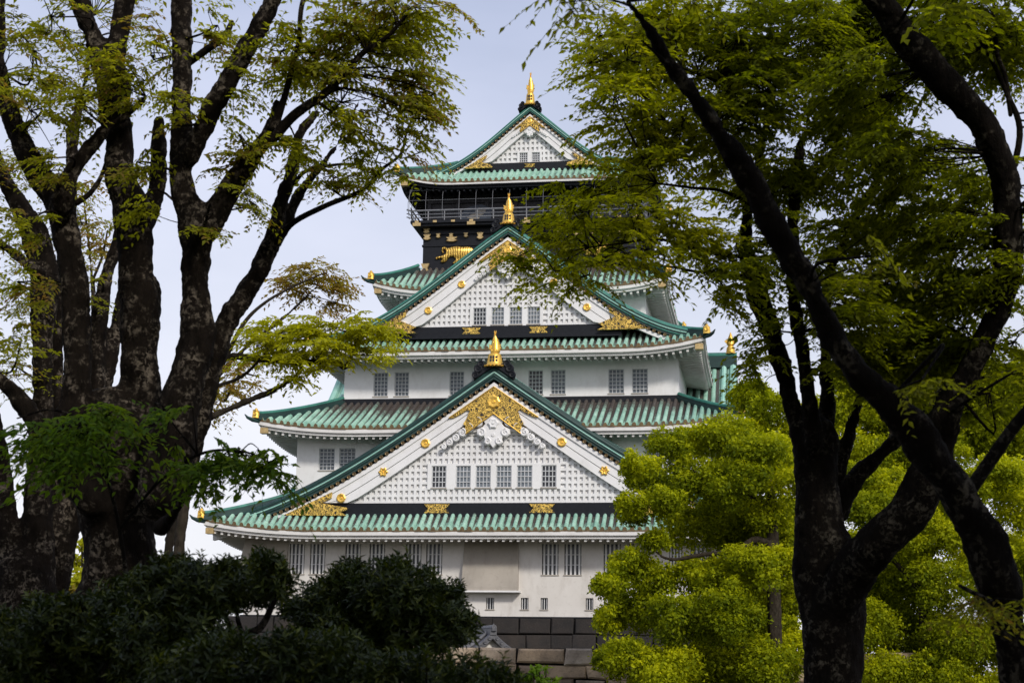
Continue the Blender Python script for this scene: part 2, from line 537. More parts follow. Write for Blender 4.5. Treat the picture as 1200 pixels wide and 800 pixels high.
# ------------------------------------------------------------------ tiled skirt roofs
ROT = [((1, 0), (0, -1)), ((0, 1), (1, 0)), ((-1, 0), (0, 1)), ((0, -1), (-1, 0))]
def side_pt(k, a, o_, z):
    (ax, ay), (ox, oy) = ROT[k]
    return np.stack([a * ax + o_ * ox, VC + a * ay + o_ * oy, z], -1)

def skirt(W, D, z0, wi, di, z1, up, soffit='eave_plaster', row=.52, power=1.12, wall_w=None, wall_d=None, fasc=.27, brown=True, eave_name='eave', thick=1.0):
    def zt(t, r):
        return z0 + (z1 - z0) * t ** power + up * np.clip((r - .55) / .45, 0, 1) ** 2.3 * (1 - t) ** 1.3
    prof_p = np.array([0, .2, .235, .27, .34, .42, .5, .58, .66, .73, .765, .8])
    prof_h = np.where((prof_p > .22) & (prof_p < .78), .05 + .17 * np.sqrt(np.clip(1 - ((prof_p - .5) / .27) ** 2, 0, 1)), -.02)
    roof = MB()
    nt_ = 7
    for k in range(4):
        A, Ai = (W, wi) if k % 2 == 0 else (D, di)
        O_, Oi = (D, di) if k % 2 == 0 else (W, wi)
        n = int(round(2 * A / row)); pr = 2 * A / n
        a = (np.arange(n)[:, None] + prof_p[None, :]).ravel() * pr - A
        h = np.tile(prof_h, n)
        a = np.append(a, A); h = np.append(h, 0)
        tm = np.where(np.abs(a) > Ai, (A - np.abs(a)) / max(A - Ai, 1e-6), 1.0)
        nc_ = max(3, int(round(math.hypot(O_ - Oi, z1 - z0) / .42)))
        tt = np.array([f for c_ in range(nc_) for f in (c_ / nc_, (c_ + .97) / nc_)] + [1.0]); st_ = np.array([.035 if i % 2 == 0 else -.005 for i in range(len(tt))])
        nt_ = len(tt)
        T = tt[None, :] * tm[:, None]
        half = A + (Ai - A) * T
        r_ = np.abs(a)[:, None] / np.maximum(half, 1e-6)
        Z = zt(T, np.minimum(r_, 1)) + h[:, None] + st_[None, :] + np.append(np.repeat(RNG.normal(0, .012, n), len(prof_p)), 0)[:, None]
        Oo = O_ + (Oi - O_) * T
        jit = np.repeat(RNG.normal(0, .02, n), len(prof_p)); jit = np.append(jit, 0)
        Pp = side_pt(k, np.repeat(a[:, None], nt_, 1), Oo + jit[:, None] * (T < .01), Z)
        pan_shade = np.where(np.tile(prof_h, n) < 0, .5, 0.0); pan_shade = np.append(pan_shade, .5)[:, None]  # channels darkened: the shade between tile rows is put into the colour
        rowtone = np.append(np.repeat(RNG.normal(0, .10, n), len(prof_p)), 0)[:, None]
        sh = T * 1.0 * (1 if brown else 0) + pan_shade + rowtone + RNG.normal(0, .05, (1, nt_)) - .05
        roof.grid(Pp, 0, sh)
        lip = Pp[:, :1].copy(); low = lip.copy()
        low[..., 2] = (zt(0 * a, np.abs(a) / A) - .09)[:, None]
        roof.grid(np.concatenate([low, lip], 1), 1)
    ro = roof.build('roof', [MAT['green_tile'], MAT['bronze']], castle, smooth=40, att='shelter_shade')
    # stepped white eave boards, mitred at the corners, and the soffit up to the wall
    ww = wall_w if wall_w is not None else wi; wd = wall_d if wall_d is not None else di
    over = min(W - ww, D - wd)
    st = [(.03, -.085), (.03, -.085 - fasc), (.20, -.085 - fasc), (.20, -.10 - fasc * 1.75), (.42, -.10 - fasc * 1.75), (.42, -.10 - fasc * 1.45), (over, -.10 - fasc * 1.45 + .16 * over)]
    ev = MB()
    rs = np.concatenate([np.linspace(-1, -.5, 14), np.linspace(-.4, .4, 5), np.linspace(.5, 1, 14)])
    def eave_pt(k, r, inw, dz):
        A = W if k % 2 == 0 else D; O_ = D if k % 2 == 0 else W
        ws = ww if k % 2 == 0 else wd; wo = wd if k % 2 == 0 else ww
        f = inw / over
        aa = r * (A - inw * ((A - ws) / over)); oo = O_ - inw * ((O_ - wo) / over)
        return side_pt(k, aa, oo, z0 + up * np.clip((np.abs(r) - .55) / .45, 0, 1) ** 2.3 * (1 - .75 * f) + dz + 0 * r)
    for k in range(4):
        P = np.stack([eave_pt(k, rs, i_, d_) for i_, d_ in st], 1)
        ev.grid(P)
    ev.build(eave_name, MAT[soffit], ro, smooth=25)
    # rafters under the soffit
    rf = MB()
    zs_ = -.10 - fasc * 1.45
    for k in range(4):
        A = W if k % 2 == 0 else D; O_ = D if k % 2 == 0 else W
        wo = wd if k % 2 == 0 else ww; ws = ww if k % 2 == 0 else wd
        n = int(2 * A / .52)
        for i in range(n):
            a = -A + (i + .5) * 2 * A / n
            i0 = .34
            if abs(a) > ws: i1 = min(over, (A - abs(a)) / max(A - ws, 1e-6) * over - .05)
            else: i1 = over
            if i1 < i0 + .1: continue
            V = []
            for inw in (i0, i1):
                f = inw / over
                oo = O_ - inw * ((O_ - wo) / over)
                r = abs(a) / A
                zz = z0 + up * max(0, (r - .55) / .45) ** 2.3 * (1 - .75 * f) + zs_ + .16 * (inw - .42) + .02
                for da in (-.085, .085):
                    for dz in (0, -.27):
                        V.append(side_pt(k, np.array(a + da), np.array(oo), np.array(zz + dz)))
            rf.add(np.array(V), [(0, 1, 3, 2), (4, 6, 7, 5), (0, 4, 5, 1), (2, 3, 7, 6), (1, 5, 7, 3)])
    rf.build('rafters', MAT[soffit], ro)
    # hip ridges with gold end pieces
    for k in range(4):
        sx = (1, 1, -1, -1)[k]; sy = (-1, 1, 1, -1)[k]
        t = np.linspace(-.015, 1, 16)
        path = np.stack([sx * (W + (wi - W) * t), VC + sy * (D + (di - D) * t), zt(np.clip(t, 0, 1), np.ones_like(t)) + .06], 1)
        h = MB()
        h.sweep(path, [(-.26, -.1), (.26, -.1), (.26, .2), (.15, .2), (.15, .36), (-.15, .36), (-.15, .2), (-.26, .2)])
        h.tube(path + [0, 0, .42], .15, 8, 1)
        h.tube(path[:] + [.2 * sy, .2 * sx, .22], .07, 6, 2); h.tube(path[:] + [-.2 * sy, -.2 * sx, .22], .07, 6, 2)
        hr = h.build('hip_ridge', [MAT['dark_copper'], MAT['ridge_copper'], MAT['pale_patina']], ro)
        e = path[0] + np.array([sx * .05, sy * .05, .12])
        gld = MB()
        gld.lathe([(.30, -.1), (.28, .1), (.25, .3), (.26, .42), (.14, .5), (.10, .6), (.03, .66)], e, 10)
        gld.disc(e[0], e[1] - .3, e[2] + .22, .16, .05)
        gld.build('gold_ornament', MAT['gold'], hr)
        tip = MB()
        c = path[0] + np.array([sx * .25, sy * .25, -.12])
        tip.tube([c - [sx * .4, sy * .4, .03], c, c + [sx * .28, sy * .28, .12], c + [sx * .45, sy * .45, .34]], [.17, .16, .11, .03], 8)
        tip.build('corner_tile', MAT['dark_copper'], hr)
        bm_ = MB()
        e2 = np.array([sx * (W - .45), VC + sy * (D - .45), z0 + up - .78])
        bm_.box(e2[0] - .3, e2[0] + .3, e2[1] - .3, e2[1] + .3, e2[2] - .2, e2[2] + .22)
        bm_.build('gold_rafter_end', MAT['pale_gold'], hr)
    return ro

# ------------------------------------------------------------------ front gables
def smooth_curve(pts):
    p = np.array(pts, float)
    c = np.polyfit(p[:, 0], p[:, 1], 4)
    return lambda d: np.polyval(c, d)

def fish_tail(u, z, hw, hh):
    return [(u - hw, z - hh), (u + hw, z - hh), (u + hw * .82, z - hh * .3), (u + hw * .66, z), (u + hw * .82, z + hh * .3), (u + hw, z + hh),
            (u - hw, z + hh), (u - hw * .82, z + hh * .3), (u - hw * .66, z), (u - hw * .82, z - hh * .3)]

def gable(vf, vb, outer, dmax, drop, inner, zbase, lat_half, band, plaques, wins, k, apex_z, fit, medal, fin, sheet_v=.55, gold_low=None, ridge_w=1.25, verge_mat='ridge_copper'):
    """vf: plane of the verge; k: size factor of the ornaments; drop: verge height above the bargeboard"""
    co = smooth_curve(outer); ci = smooth_curve(inner) if len(inner) > 4 else (lambda d: np.interp(d, [q[0] for q in inner], [q[1] for q in inner]))
    d = np.linspace(0, dmax, 30)
    # roof slopes behind the verge
    rf = MB()
    pv = np.array([0, .2, .25, .34, .5, .66, .75, .8]); ph = np.where((pv > .22) & (pv < .78), .13 * np.sqrt(np.clip(1 - ((pv - .5) / .28) ** 2, 0, 1)), -.02)
    n = int((vb - vf - .6) / .5)
    vv = np.append((np.arange(n)[:, None] + pv).ravel() * ((vb - vf - .6) / n) + vf + .6, vb); hh = np.append(np.tile(ph, n), 0)
    for s in (-1, 1):
        P = np.zeros((len(vv), len(d), 3))
        P[..., 0] = s * d[None]; P[..., 1] = vv[:, None]; P[..., 2] = co(d)[None] - .30 * k ** .5 + hh[:, None]
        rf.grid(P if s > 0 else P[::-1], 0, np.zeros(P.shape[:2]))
        # underside
        P2 = np.zeros((2, len(d), 3)); P2[..., 0] = s * d[None]; P2[0, :, 1] = vf + .25; P2[1, :, 1] = vb
        P2[..., 2] = co(d)[None] - drop - .1
        rf.grid(P2[::-1] if s > 0 else P2, 1)
    ro = rf.build('gable_roof', [MAT['green_tile'], MAT['eave_plaster']], castle, smooth=40, att='shelter_shade')
    # verge: dark copper strip, green rolls, pale lines, bronze tile ends
    def strip(mb, top, bot, v0, v1, mi=0, da=0.0, db=dmax):
        dd = np.linspace(da, db, 28)
        for s in (-1, 1):
            P = np.zeros((len(dd), 4, 3))
            P[..., 0] = s * dd[:, None]
            for q, (f, v) in enumerate(((bot, v0), (top, v0), (top, v1), (bot, v1))):
                P[:, q, 2] = f(dd); P[:, q, 1] = v
            mb.grid(P[::-1] if s > 0 else P, mi, closed=True)
    for s in (-1, 1):
        vg = MB()
        dd = np.linspace(0, dmax, 28)
        P = np.zeros((len(dd), 4, 3)); P[..., 0] = s * dd[:, None]
        for q, (dz, v) in enumerate(((-drop * .78, vf), (-.16 * k, vf), (-.16 * k, vf + .6), (-drop * .78, vf + .6))):
            P[:, q, 2] = co(dd) + dz; P[:, q, 1] = v
        vg.grid(P[::-1] if s > 0 else P, 0, closed=True)
        def ln(dz, v): return np.stack([s * dd, np.full_like(dd, v), co(dd) + dz], 1)
        vg.tube(ln(-.13 * k, vf + .16), .19 * k ** .6, 8, 1)
        vg.tube(ln(-.13 * k - .26 * k, vf - .02), .055 * k ** .4, 6, 2)
        vg.tube(ln(.05 * k, vf + .62), .2 * k ** .6, 8, 1)
        vg.tube(ln(.17 * k, vf + 1.15), .15, 8, 2)
        vg.tube(ln(-drop * .56, vf - .03), .05 * k ** .4, 6, 1)
        vg.build('verge', [MAT['dark_copper'], MAT[verge_mat], MAT['pale_patina']], ro, smooth=40)
        # row of round tile ends
        te = MB()
        sl = np.sqrt(1 + np.gradient(co(dd), dd) ** 2); L = np.concatenate([[0], np.cumsum(np.diff(dd) * (sl[1:] + sl[:-1]) / 2)])
        m = int(L[-1] / (.46 * k ** .3))
        for i in range(1, m):
            x = np.interp((i + .3) * L[-1] / m, L, dd)
            te.disc(s * x, vf + .02, co(x) - drop * .88, .145 * k ** .3, .08, 8)
        te.build('verge_edging', MAT['bronze'], ro)
    # bargeboards: thin proud moulding above, broad grooved board below
    ct = lambda q: co(q) - drop
    mo = .34 * k ** .7
    cm = lambda q: (ct(q) - mo + ci(q)) / 2
    dl = dmax * .995
    # where the inner edge meets the base
    for s in (-1, 1):
        bb = MB()
        def one(top, bot, v0, v1, d0, d1, N=30):
            dd = np.linspace(d0, d1, N); P = np.zeros((N, 4, 3)); P[..., 0] = s * dd[:, None]
            for q, (f, v) in enumerate(((bot, v0), (top, v0), (top, v1), (bot, v1))):
                P[:, q, 2] = np.maximum(f(dd), 0) if False else f(dd); P[:, q, 1] = v
            bb.grid(P[::-1] if s > 0 else P, 0, closed=True)
            kk = bb.n - N * 4
            bb.f.append([kk + j for j in range(4)]); bb.m.append(0)
            bb.f.append([kk + (N - 1) * 4 + j for j in reversed(range(4))]); bb.m.append(0)
        one(ct, lambda q: ct(q) - mo, vf + .06, vf + .5, 0.0, dl)
        fl = lambda f: (lambda q: np.minimum(np.maximum(f(q), zbase + .02), ct(q) - mo - .01))
        one(lambda q: ct(q) - mo - .004, fl(lambda q: cm(q) + .025), vf + .16, vf + .48, 0.0, dl)
        one(fl(lambda q: cm(q) - .025), fl(ci), vf + .19, vf + .46, 0.0, dl)
        bb.build('bargeboard', MAT['white_plaster'], ro, smooth=30)
    # plaster sheet, lattice and windows
    lv = vf + sheet_v
    zi = lambda q: float(min(ci(abs(q)) + .45 * k ** .5, ct(abs(q)) - .2))
    sh = MB()
    q = np.linspace(-lat_half - .3, lat_half + .3, 41)
    P = np.zeros((41, 2, 3)); P[..., 0] = q[:, None]; P[..., 1] = lv + .16; P[:, 0, 2] = zbase; P[:, 1, 2] = [max(zi(x), zbase + .05) for x in q]
    sh.grid(P)
    sheet = sh.build('gable_wall', MAT['white_plaster'], castle)
    la = MB()
    if wins:
        w0, w1 = min(a for a, *_ in wins) - .3 * k, max(b for _, b, *_ in wins) + .3 * k
        y0, y1 = min(x[2] for x in wins) - .12, max(x[3] for x in wins) + .16
    pit = .415 if k > .9 else .40
    m = int(2 * lat_half / pit)
    bw = .095
    for i in range(m + 1):
        x = -lat_half + (i + .5) * 2 * lat_half / (m + 1)
        top = zi(x)
        if top < zbase + .2: continue
        segs = [(zbase, top)]
        if wins and w0 - bw < x < w1 + bw:
            segs = [(zbase, y0), (y1, top)]
        for a, b in segs:
            if b > a + .05: la.box(x - bw, x + bw, lv, lv + .14, a, b)
    nz_ = int((zi(0) - zbase) / .46)
    for j in range(nz_ + 1):
        z = zbase + .1 + j * .46
        xs_ = [x for x in np.linspace(0, lat_half + .3, 80) if zi(x) > z + .05]
        if not xs_: continue
        X = xs_[-1]
        segs = [(-X, X)]
        if wins and y0 - .1 < z < y1 + .1: segs = [(-X, w0), (w1, X)]
        for a, b in segs:
            if b > a: la.box(a, b, lv + .012, lv + .13, z - .10, z + .10)
    la.build('lattice', MAT['white_plaster'], sheet)
    if wins:
        pn = MB(); wall_open(pn, w0, w1, y0, y1, lv - .04, [x[:4] for x in wins], .17)
        pn.add([(w0, lv - .04, y1), (w1, lv - .04, y1), (w1, lv + .15, y1), (w0, lv + .15, y1)], [(0, 1, 2, 3)])
        pn.add([(w0, lv - .04, y0), (w1, lv - .04, y0), (w1, lv + .15, y0), (w0, lv + .15, y0)], [(3, 2, 1, 0)])
        pn.add([(w0, lv - .04, y0), (w0, lv - .04, y1), (w0, lv + .15, y1), (w0, lv + .15, y0)], [(3, 2, 1, 0)])
        pn.add([(w1, lv - .04, y0), (w1, lv - .04, y1), (w1, lv + .15, y1), (w1, lv + .15, y0)], [(0, 1, 2, 3)])
        pn.build('window_surround', MAT['white_plaster'], sheet)
        for a, b, c, e, pale in wins:
            window(a, b, c, e, lv - .04, 4, 4, .165, pale, .03 if k > .9 else .026, sill=k > .5)
    # black beam below, with gold plaques
    bm = MB(); bm.box(-band[2], band[2], lv - .12, lv + 1.6, band[0], band[1]); bm.box(-band[2] - .3, band[2] + .3, lv - .2, lv - .12, band[0] - .02, band[0] + (band[1] - band[0]) * .34)
    beam = bm.build('black_beam', MAT['black_lacquer'], castle)
    for u_, hw, hh in plaques:
        pq = MB(); pq.poly(fish_tail(u_, (band[0] + band[1]) / 2 + .1 * k, hw, hh), lv - .22, lv - .13, 0, .03)
        pq.build('gold_plaque', MAT['gold_filigree'], beam)
    # gold chevron at the apex
    f = fit
    az = ct(0) - mo * .95
    dz = lambda x: ct(abs(x) ) - mo * .98
    L_ = [(3.25 * f, None)]
    ed = np.linspace(0, 3.25 * f, 9)
    outl = [(x, dz(x)) for x in ed]
    slope = lambda x: ci(x)
    lo = [(2.9 * f, dz(3.25 * f) + .02 * f), (2.35 * f, dz(2.9 * f) + .05 * f), (1.95 * f, dz(2.3 * f) - .1 * f), (1.75 * f, dz(2.0 * f) - .35 * f), (1.95 * f, dz(2.2 * f) - .75 * f),
          (2.2 * f, dz(2.5 * f) - .95 * f), (2.05 * f, dz(2.5 * f) - 1.15 * f)]
    inn = [(x, az - 1.95 * f - (x / f) * .74 * f) for x in np.linspace(2.0 * f, 0, 6)]
    half = outl + lo + inn
    full = half + [(-x, z) for x, z in reversed(half) if abs(x) > 1e-6]
    gm = MB(); gm.poly(full, vf + .0, vf + .15, 0, .04)
    ap = gm.build('gold_apex_fitting', MAT['gold_filigree'], ro)
    cr = MB(); cr.disc(0, vf - .01, az - 1.12 * f, .47 * f, .1 * f, 24, 0, 8, .07); cr.build('gold_crest', MAT['gold'], ap)
    # rim of the chevron
    rim = MB()
    for s in (-1, 1):
        rim.tube([(s * x, vf - .01, z) for x, z in outl], .045 * f ** .5, 6); rim.tube([(s * x, vf - .01, z) for x, z in inn], .05 * f ** .5, 6)
    rim.build('gold_rim', MAT['gold'], ap)
    # carved white pendant below it
    pd = MB(); s_ = f
    pz = az - 1.95 * f
    sh_ = [(0, .1), (.75, -.5), (.62, -.75), (.78, -.95), (1.2, -1.15), (1.22, -1.5), (.95, -1.72), (.72, -1.62), (.62, -1.85), (.7, -2.1), (.45, -2.3), (.25, -2.22), (0, -2.5)]
    pts = [(x * s_, pz + z * s_) for x, z in sh_] + [(-x * s_, pz + z * s_) for x, z in reversed(sh_[1:-1])]
    pd.poly(pts, vf + .08, vf + .5, 0, .06 * s_)
    def spiral(cx, cz, r, turns, sg, a0=0.0, th=.085):
        q = np.linspace(0, 1, 22)
        an = a0 + sg * q * turns * 2 * math.pi; rr_ = r * (1 - q * .82)
        pd.tube(np.stack([cx + rr_ * np.cos(an), np.full_like(q, vf + .07), cz + rr_ * np.sin(an)], 1), th * s_ * (1 - .4 * q), 6)
    for s in (-1, 1):
        spiral(s * .88 * s_, pz - 1.38 * s_, .30 * s_, 1.4, s, math.pi / 2)
        spiral(s * .42 * s_, pz - 2.02 * s_, .24 * s_, 1.3, s, math.pi / 2)
        x0, z0_ = 1.35, -.72
        for i, (dx, dz_, r) in enumerate(((1.15, -.62, .36), (1.75, -1.02, .3), (2.25, -1.38, .3), (2.75, -1.75, .26), (3.2, -2.08, .24), (3.6, -2.38, .18))):
            spiral(s * dx * s_, pz + dz_ * s_, r * s_, 1.35, s, math.pi * (.5 if s > 0 else .5))
            pd.lathe([(.01, -.04), (r * .85 * s_, -.02), (r * .9 * s_, .1), (.01, .12)], (0, 0, 0), 8) if False else None
            pd.disc(s * dx * s_, vf + .3, pz + dz_ * s_, r * 1.05 * s_, .16, 10)
    pd.disc(0, vf + .08, pz - .72 * s_, .36 * s_, .12 * s_, 18, 0, 6, .16)
    pd.disc(0, vf + .08, pz - 1.55 * s_, .13 * s_, .05 * s_, 12)
    pd.build('carved_pendant', MAT['white_plaster'], ro, smooth=35)
    # medallions on the boards
    for u_, star in medal:
        for s in (-1, 1):
            md = MB(); zc = (ct(u_) - mo + ci(u_)) / 2
            if star: md.disc(s * u_, vf + .17, zc, .30 * k ** .6, .09, 24, 0, 6, .22)
            else: md.disc(s * u_, vf + .17, zc, .33 * k ** .6, .08, 24, 0, 8, .05)
            md.build('gold_medallion', MAT['gold'], ro)
    # gold corner plates
    if gold_low:
        for s in (-1, 1):
            pl = MB(); pl.poly([(s * x, z) for x, z in gold_low], vf - .01, vf + .14, 0, .03)
            pl.build('gold_corner_plate', MAT['gold_filigree'], ro)
    # ridge, its dark end tile with scrolls, and the gold finial
    rd = MB()
    rw = ridge_w * .5 * k ** .4
    rd.box(-rw * .8, rw * .8, vf + .1, vb, apex_z - .7 * k, apex_z + .35 * k)
    rd.tube([(0, vf + .1, apex_z + .42 * k), (0, vb, apex_z + .42 * k)], .26 * k ** .5, 10, 1)
    rg = rd.build('main_ridge', [MAT['dark_copper'], MAT['ridge_copper']], ro)
    oe = MB(); q = k ** .75
    oe.poly([(x * q, apex_z + z * q) for x, z in ((-1.45, -.75), (-.7, -.2), (0, .25), (.7, -.2), (1.45, -.75), (1.55, -.3), (1.35, .15), (1.0, .2), (.75, .5), (-.75, .5), (-1.0, .2), (-1.35, .15), (-1.55, -.3))], vf - .12, vf + .3, 0, .05)
    for s in (-1, 1):
        for (x, z, r) in ((1.15, .12, .32), (.95, .45, .27), (1.35, -.35, .25)):
            oe.disc(s * x * q, vf - .05, apex_z + z * q, r * q, .14, 12)
    oe.build('ridge_end_tile', MAT['black_lacquer'], rg, smooth=35)
    fb, ft, bwid, fw, fy = fin
    H = ft - fb; hb = H * .38
    gb = MB()
    gb.lathe([(bwid * .58, 0), (bwid * .5, hb * .12), (bwid * .44, hb * .3), (bwid * .40, hb * .6), (bwid * .38, hb * .82), (bwid * .30, hb * .97), (bwid * .2, hb)], (0, vf + fy, fb), 20)
    for i in range(9):
        a = math.pi * (1 + (i + .5) / 9)
        gb.lathe([(.01, -.09), (bwid * .09, 0), (.01, .09)], (bwid * .57 * math.cos(a), vf + fy + bwid * .57 * math.sin(a), fb + .05), 6)
    base = gb.build('finial_base', MAT['gold'], rg, smooth=40)
    op = MB()
    for i in (-1, 0, 1):
        for j in (0, 1):
            a = -math.pi / 2 + i * .42; rr_ = bwid * .405
            x, y = rr_ * math.cos(a), rr_ * math.sin(a)
            z = fb + hb * (.42 + .24 * j); hw_ = bwid * .055
            op.box(x - hw_, x + hw_, vf + fy + y - .06, vf + fy + y + .05, z - hb * .085, z + hb * .085)
    op.build('finial_opening', MAT['interior_dark'], base)
    fi = MB()
    hf = H - hb
    bend = lambda z: (.05 * fw * math.sin(z / hf * 5), .25 * fw * math.sin(z / hf * 3.0))
    fi.lathe([(fw * .40, -.03), (fw * .55, hf * .08), (fw * .6, hf * .2), (fw * .52, hf * .28), (fw * .55, hf * .33), (fw * .45, hf * .44), (fw * .47, hf * .48), (fw * .35, hf * .6), (fw * .36, hf * .63),
              (fw * .17, hf * .76), (fw * .09, hf * .88), (.02, hf)], (0, vf + fy, fb + hb - .02), 14, 0, 1, 1, bend)
    for s in (-1, 1):
        z = fb + hb
        fi.poly([(s * fw * .3, z + hf * .1), (s * fw * .72, z + hf * .22), (s * fw * .62, z + hf * .3), (s * fw * .7, z + hf * .4), (s * fw * .35, z + hf * .36)], vf + fy - .1, vf + fy + .06, 0, .02)
        fi.poly([(s * .02, z + hf * .78), (s * fw * .15, z + hf * .95), (s * fw * .1, z + hf * 1.03), (s * .02, z + hf * .96)], vf + fy - .05, vf + fy + .08, 0, .02)
        fi.disc(s * fw * .2, vf + fy - fw * .42, z + hf * .13, fw * .1, .04, 8)
    fi.poly([(-fw * .12, fb + hb + hf * .2), (0, fb + hb + hf * .02), (fw * .12, fb + hb + hf * .2), (0, fb + hb + hf * .7)], vf + fy - fw * .56, vf + fy - fw * .2, 0, .03)
    fi.build('fish_finial', MAT['gold'], rg, smooth=45)
    return ro

# ---- first storey
def uw(x): return (x - 578.4) / 15.65        # photo column -> facade coordinate on the first storey wall
w1 = []
for a, b in ((343.5, 361.5), (367.5, 385.5), (408.6, 426.6), (436.5, 454.5), (478.5, 496.5), (501.8, 520.4), (633, 651.5), (658, 677), (701.6, 720.5), (729.5, 749.6), (773.6, 788), (797, 815)):
    w1.append((uw(a), uw(b), 2.95, 5.12))
w1s = [(uw(a), uw(b), .52, 1.33) for a, b in ((571, 580), (610, 618.5), (632, 640), (682, 690.5))]
w1s += [(-uw(a) , -uw(b), .52, 1.33) for a, b in ((640, 632), (690.5, 682))]
w1s = [(min(a, b), max(a, b), c, d) for a, b, c, d in w1s]
W1 = 18.3
storey(W1, 0, 0, 6.2, w1 + w1s, 'warm_plaster')
for a, b, c, d in w1:
    window(a, b, c, d, 0, 4, 0, .26, False, .062, True)
for a, b, c, d in w1s:
    window(a, b, c, d, 0, 3, 0, .26, False, .02, True)
def bay(u0, u1, wraps=0):
    b = MB()
    zb, zt_ = 1.78, 5.55
    P = [(u0, .0, zt_), (u1, .0, zt_), (u1 + .08, -.62, zb + .25), (u0 - .08, -.62, zb + .25), (u0 - .08, -.62, zb), (u1 + .08, -.62, zb), (u1 + .05, .02, zb), (u0 - .05, .02, zb), (u0, .02, zt_), (u1, .02, zt_)]
    b.add(P, [(0, 3, 2, 1), (3, 4, 5, 2), (4, 7, 6, 5), (0, 8, 7, 4, 3), (1, 2, 5, 6, 9)])
    o = b.build('stone_drop_bay', MAT['stained_plaster'], castle)
    l = MB(); l.box(u0 - .22, u1 + .22, -.78, .0, zb - .12, zb - .004); l.build('ledge', MAT['white_plaster'], o)
bay(-2.1, 1.8)
for s in (-1, 1):
    b = MB()
    u0, u1 = s * 15.1, s * (W1 + .05)
    zb, zt_ = 1.78, 5.55
    uo = s * (W1 + .62)
    b.add([(u0, -.02, zt_), (u1, -.02, zt_), (uo, -.62, zb), (u0, -.62, zb)], [(0, 1, 2, 3) if s < 0 else (3, 2, 1, 0)])
    b.add([(u1, -.02, zt_), (u1, 4, zt_), (uo, 4, zb), (uo, -.62, zb)], [(0, 1, 2, 3) if s < 0 else (3, 2, 1, 0)])
    b.add([(u0, -.02, zt_), (u0, -.62, zb), (u0, .02, zb)], [(0, 1, 2)])
    b.add([(u0, -.62, zb), (uo, -.62, zb), (uo, 4, zb), (u1, 4, zb), (u1, .02, zb), (u0, .02, zb)], [(0, 1, 2, 3, 4, 5)])
    b.build('stone_drop_bay', MAT['stained_plaster'], castle)
skirt(20.75, VC + 2.6, 5.82, 15.2, VC - 1.5, 8.6, .78, wall_w=W1, wall_d=VC)

low_out = [(0, 17.75), (1.2, 16.93), (4.54, 14.6), (6.5, 13.3), (8.16, 12.24), (10.98, 10.5), (13.82, 9.04), (16.26, 7.94), (18.95, 7.1), (20.6, 6.72)]
low_in = [(0, 14.9), (4.7, 11.78), (6.11, 10.8), (10.31, 8.04), (11.4, 7.4), (20.6, 2.0)]
lw = []
for (a, b), pale in zip(((506.2, 523.4), (534.5, 551.8), (557.4, 575), (581.2, 599), (605, 622.8), (633.3, 650.5)), (0, 1, 1, 1, 1, 0)):
    lw.append(((a - 578.2) / 15.93, (b - 578.2) / 15.93, 9.08, 10.66, bool(pale)))
gable(-1.1, 5.9, low_out, 20.6, 1.12, low_in, 7.96, 10.4, (6.95, 7.97, 13.2), [(-4.05, .92, .33), (3.55, .92, .33)], lw, 1.0, 17.5, 1.0,
      [(4.95, False), (8.0, True), (11.05, False)], (17.75, 20.45, 1.3, .64, .2),
      gold_low=[(15.3, 7.05), (11.7, 8.75), (11.75, 8.3), (12.5, 7.95), (10.5, 7.6), (10.55, 7.45), (11.0, 7.3), (10.6, 7.02)], verge_mat='deep_copper')

# ---- second storey
w2 = [(-13.5, -12.3, 10.68, 12.33, True), (-11.95, -10.72, 10.66, 12.32, True), (10.72, 11.95, 10.66, 12.32, True), (12.3, 13.5, 10.68, 12.33, True)]
storey(15.2, 1.5, 7.0, 13.8, [x[:4] for x in w2], 'white_plaster')
for a, b, c, d, p in w2: window(a, b, c, d, 1.5, 4, 6, .22, p, .028)
skirt(17.6, VC + .8, 13.42, 12.9, VC - 5.65, 16.35, .72, wall_w=15.2, wall_d=VC - 1.5)
fl = MB(); fl.box(-13.05, 13.05, 5.45, 33.6, 16.2, 16.72); fl.build('black_beam', MAT['black_lacquer'], castle)

# ---- third storey
w3 = []
for (a, b) in ((439, 456), (464, 481), (529, 546), (555, 572), (621, 638), (647, 664), (713, 731), (740, 758)):
    w3.append(((a - 598.4) / 15.1, (b - 598.4) / 15.1, 16.95, 18.82))
storey(12.87, 5.7, 16.5, 20.3, w3, 'white_plaster')
for i, (a, b, c, d) in enumerate(w3): window(a, b, c, d, 5.7, 4, 6, .22, i != 4, .028)
skirt(15.0, VC - 3.0, 19.92, 10.2, VC - 7.8, 22.6, .78, wall_w=12.87, wall_d=VC - 5.7)
mid_out = [(0, 29.95), (1.05, 29.15), (2.5, 28.1), (4, 26.98), (5, 26.1), (7.14, 24.75), (8.9, 23.3), (10.74, 22.4), (12.6, 21.8), (14.3, 21.4), (14.8, 21.3)]
mid_in = [(0, 27.45), (2, 25.9), (4, 24.2), (6.75, 22.1), (7.6, 21.5), (14.9, 17.0)]
mw = []
for (a, b) in ((559, 574), (580, 594.4), (600.5, 615), (621, 635.4)):
    mw.append(((a - 598.6) / 14.8, (b - 598.6) / 14.8, 22.18, 23.52, a != 559))
gable(4.1, 10.2, mid_out, 14.8, 1.0, mid_in, 22.05, 6.9, (21.15, 22.06, 8.4), [(-2.75, .72, .26), (2.4, .72, .26)], mw, .8, 29.75, .68,
      [(3.55, False), (6.1, False)], (29.9, 32.45, 1.1, .58, .2),
      gold_low=[(10.7, 21.55), (7.75, 23.3), (7.8, 22.85), (8.3, 22.55), (7.0, 22.0), (7.4, 21.75), (6.9, 21.5)])

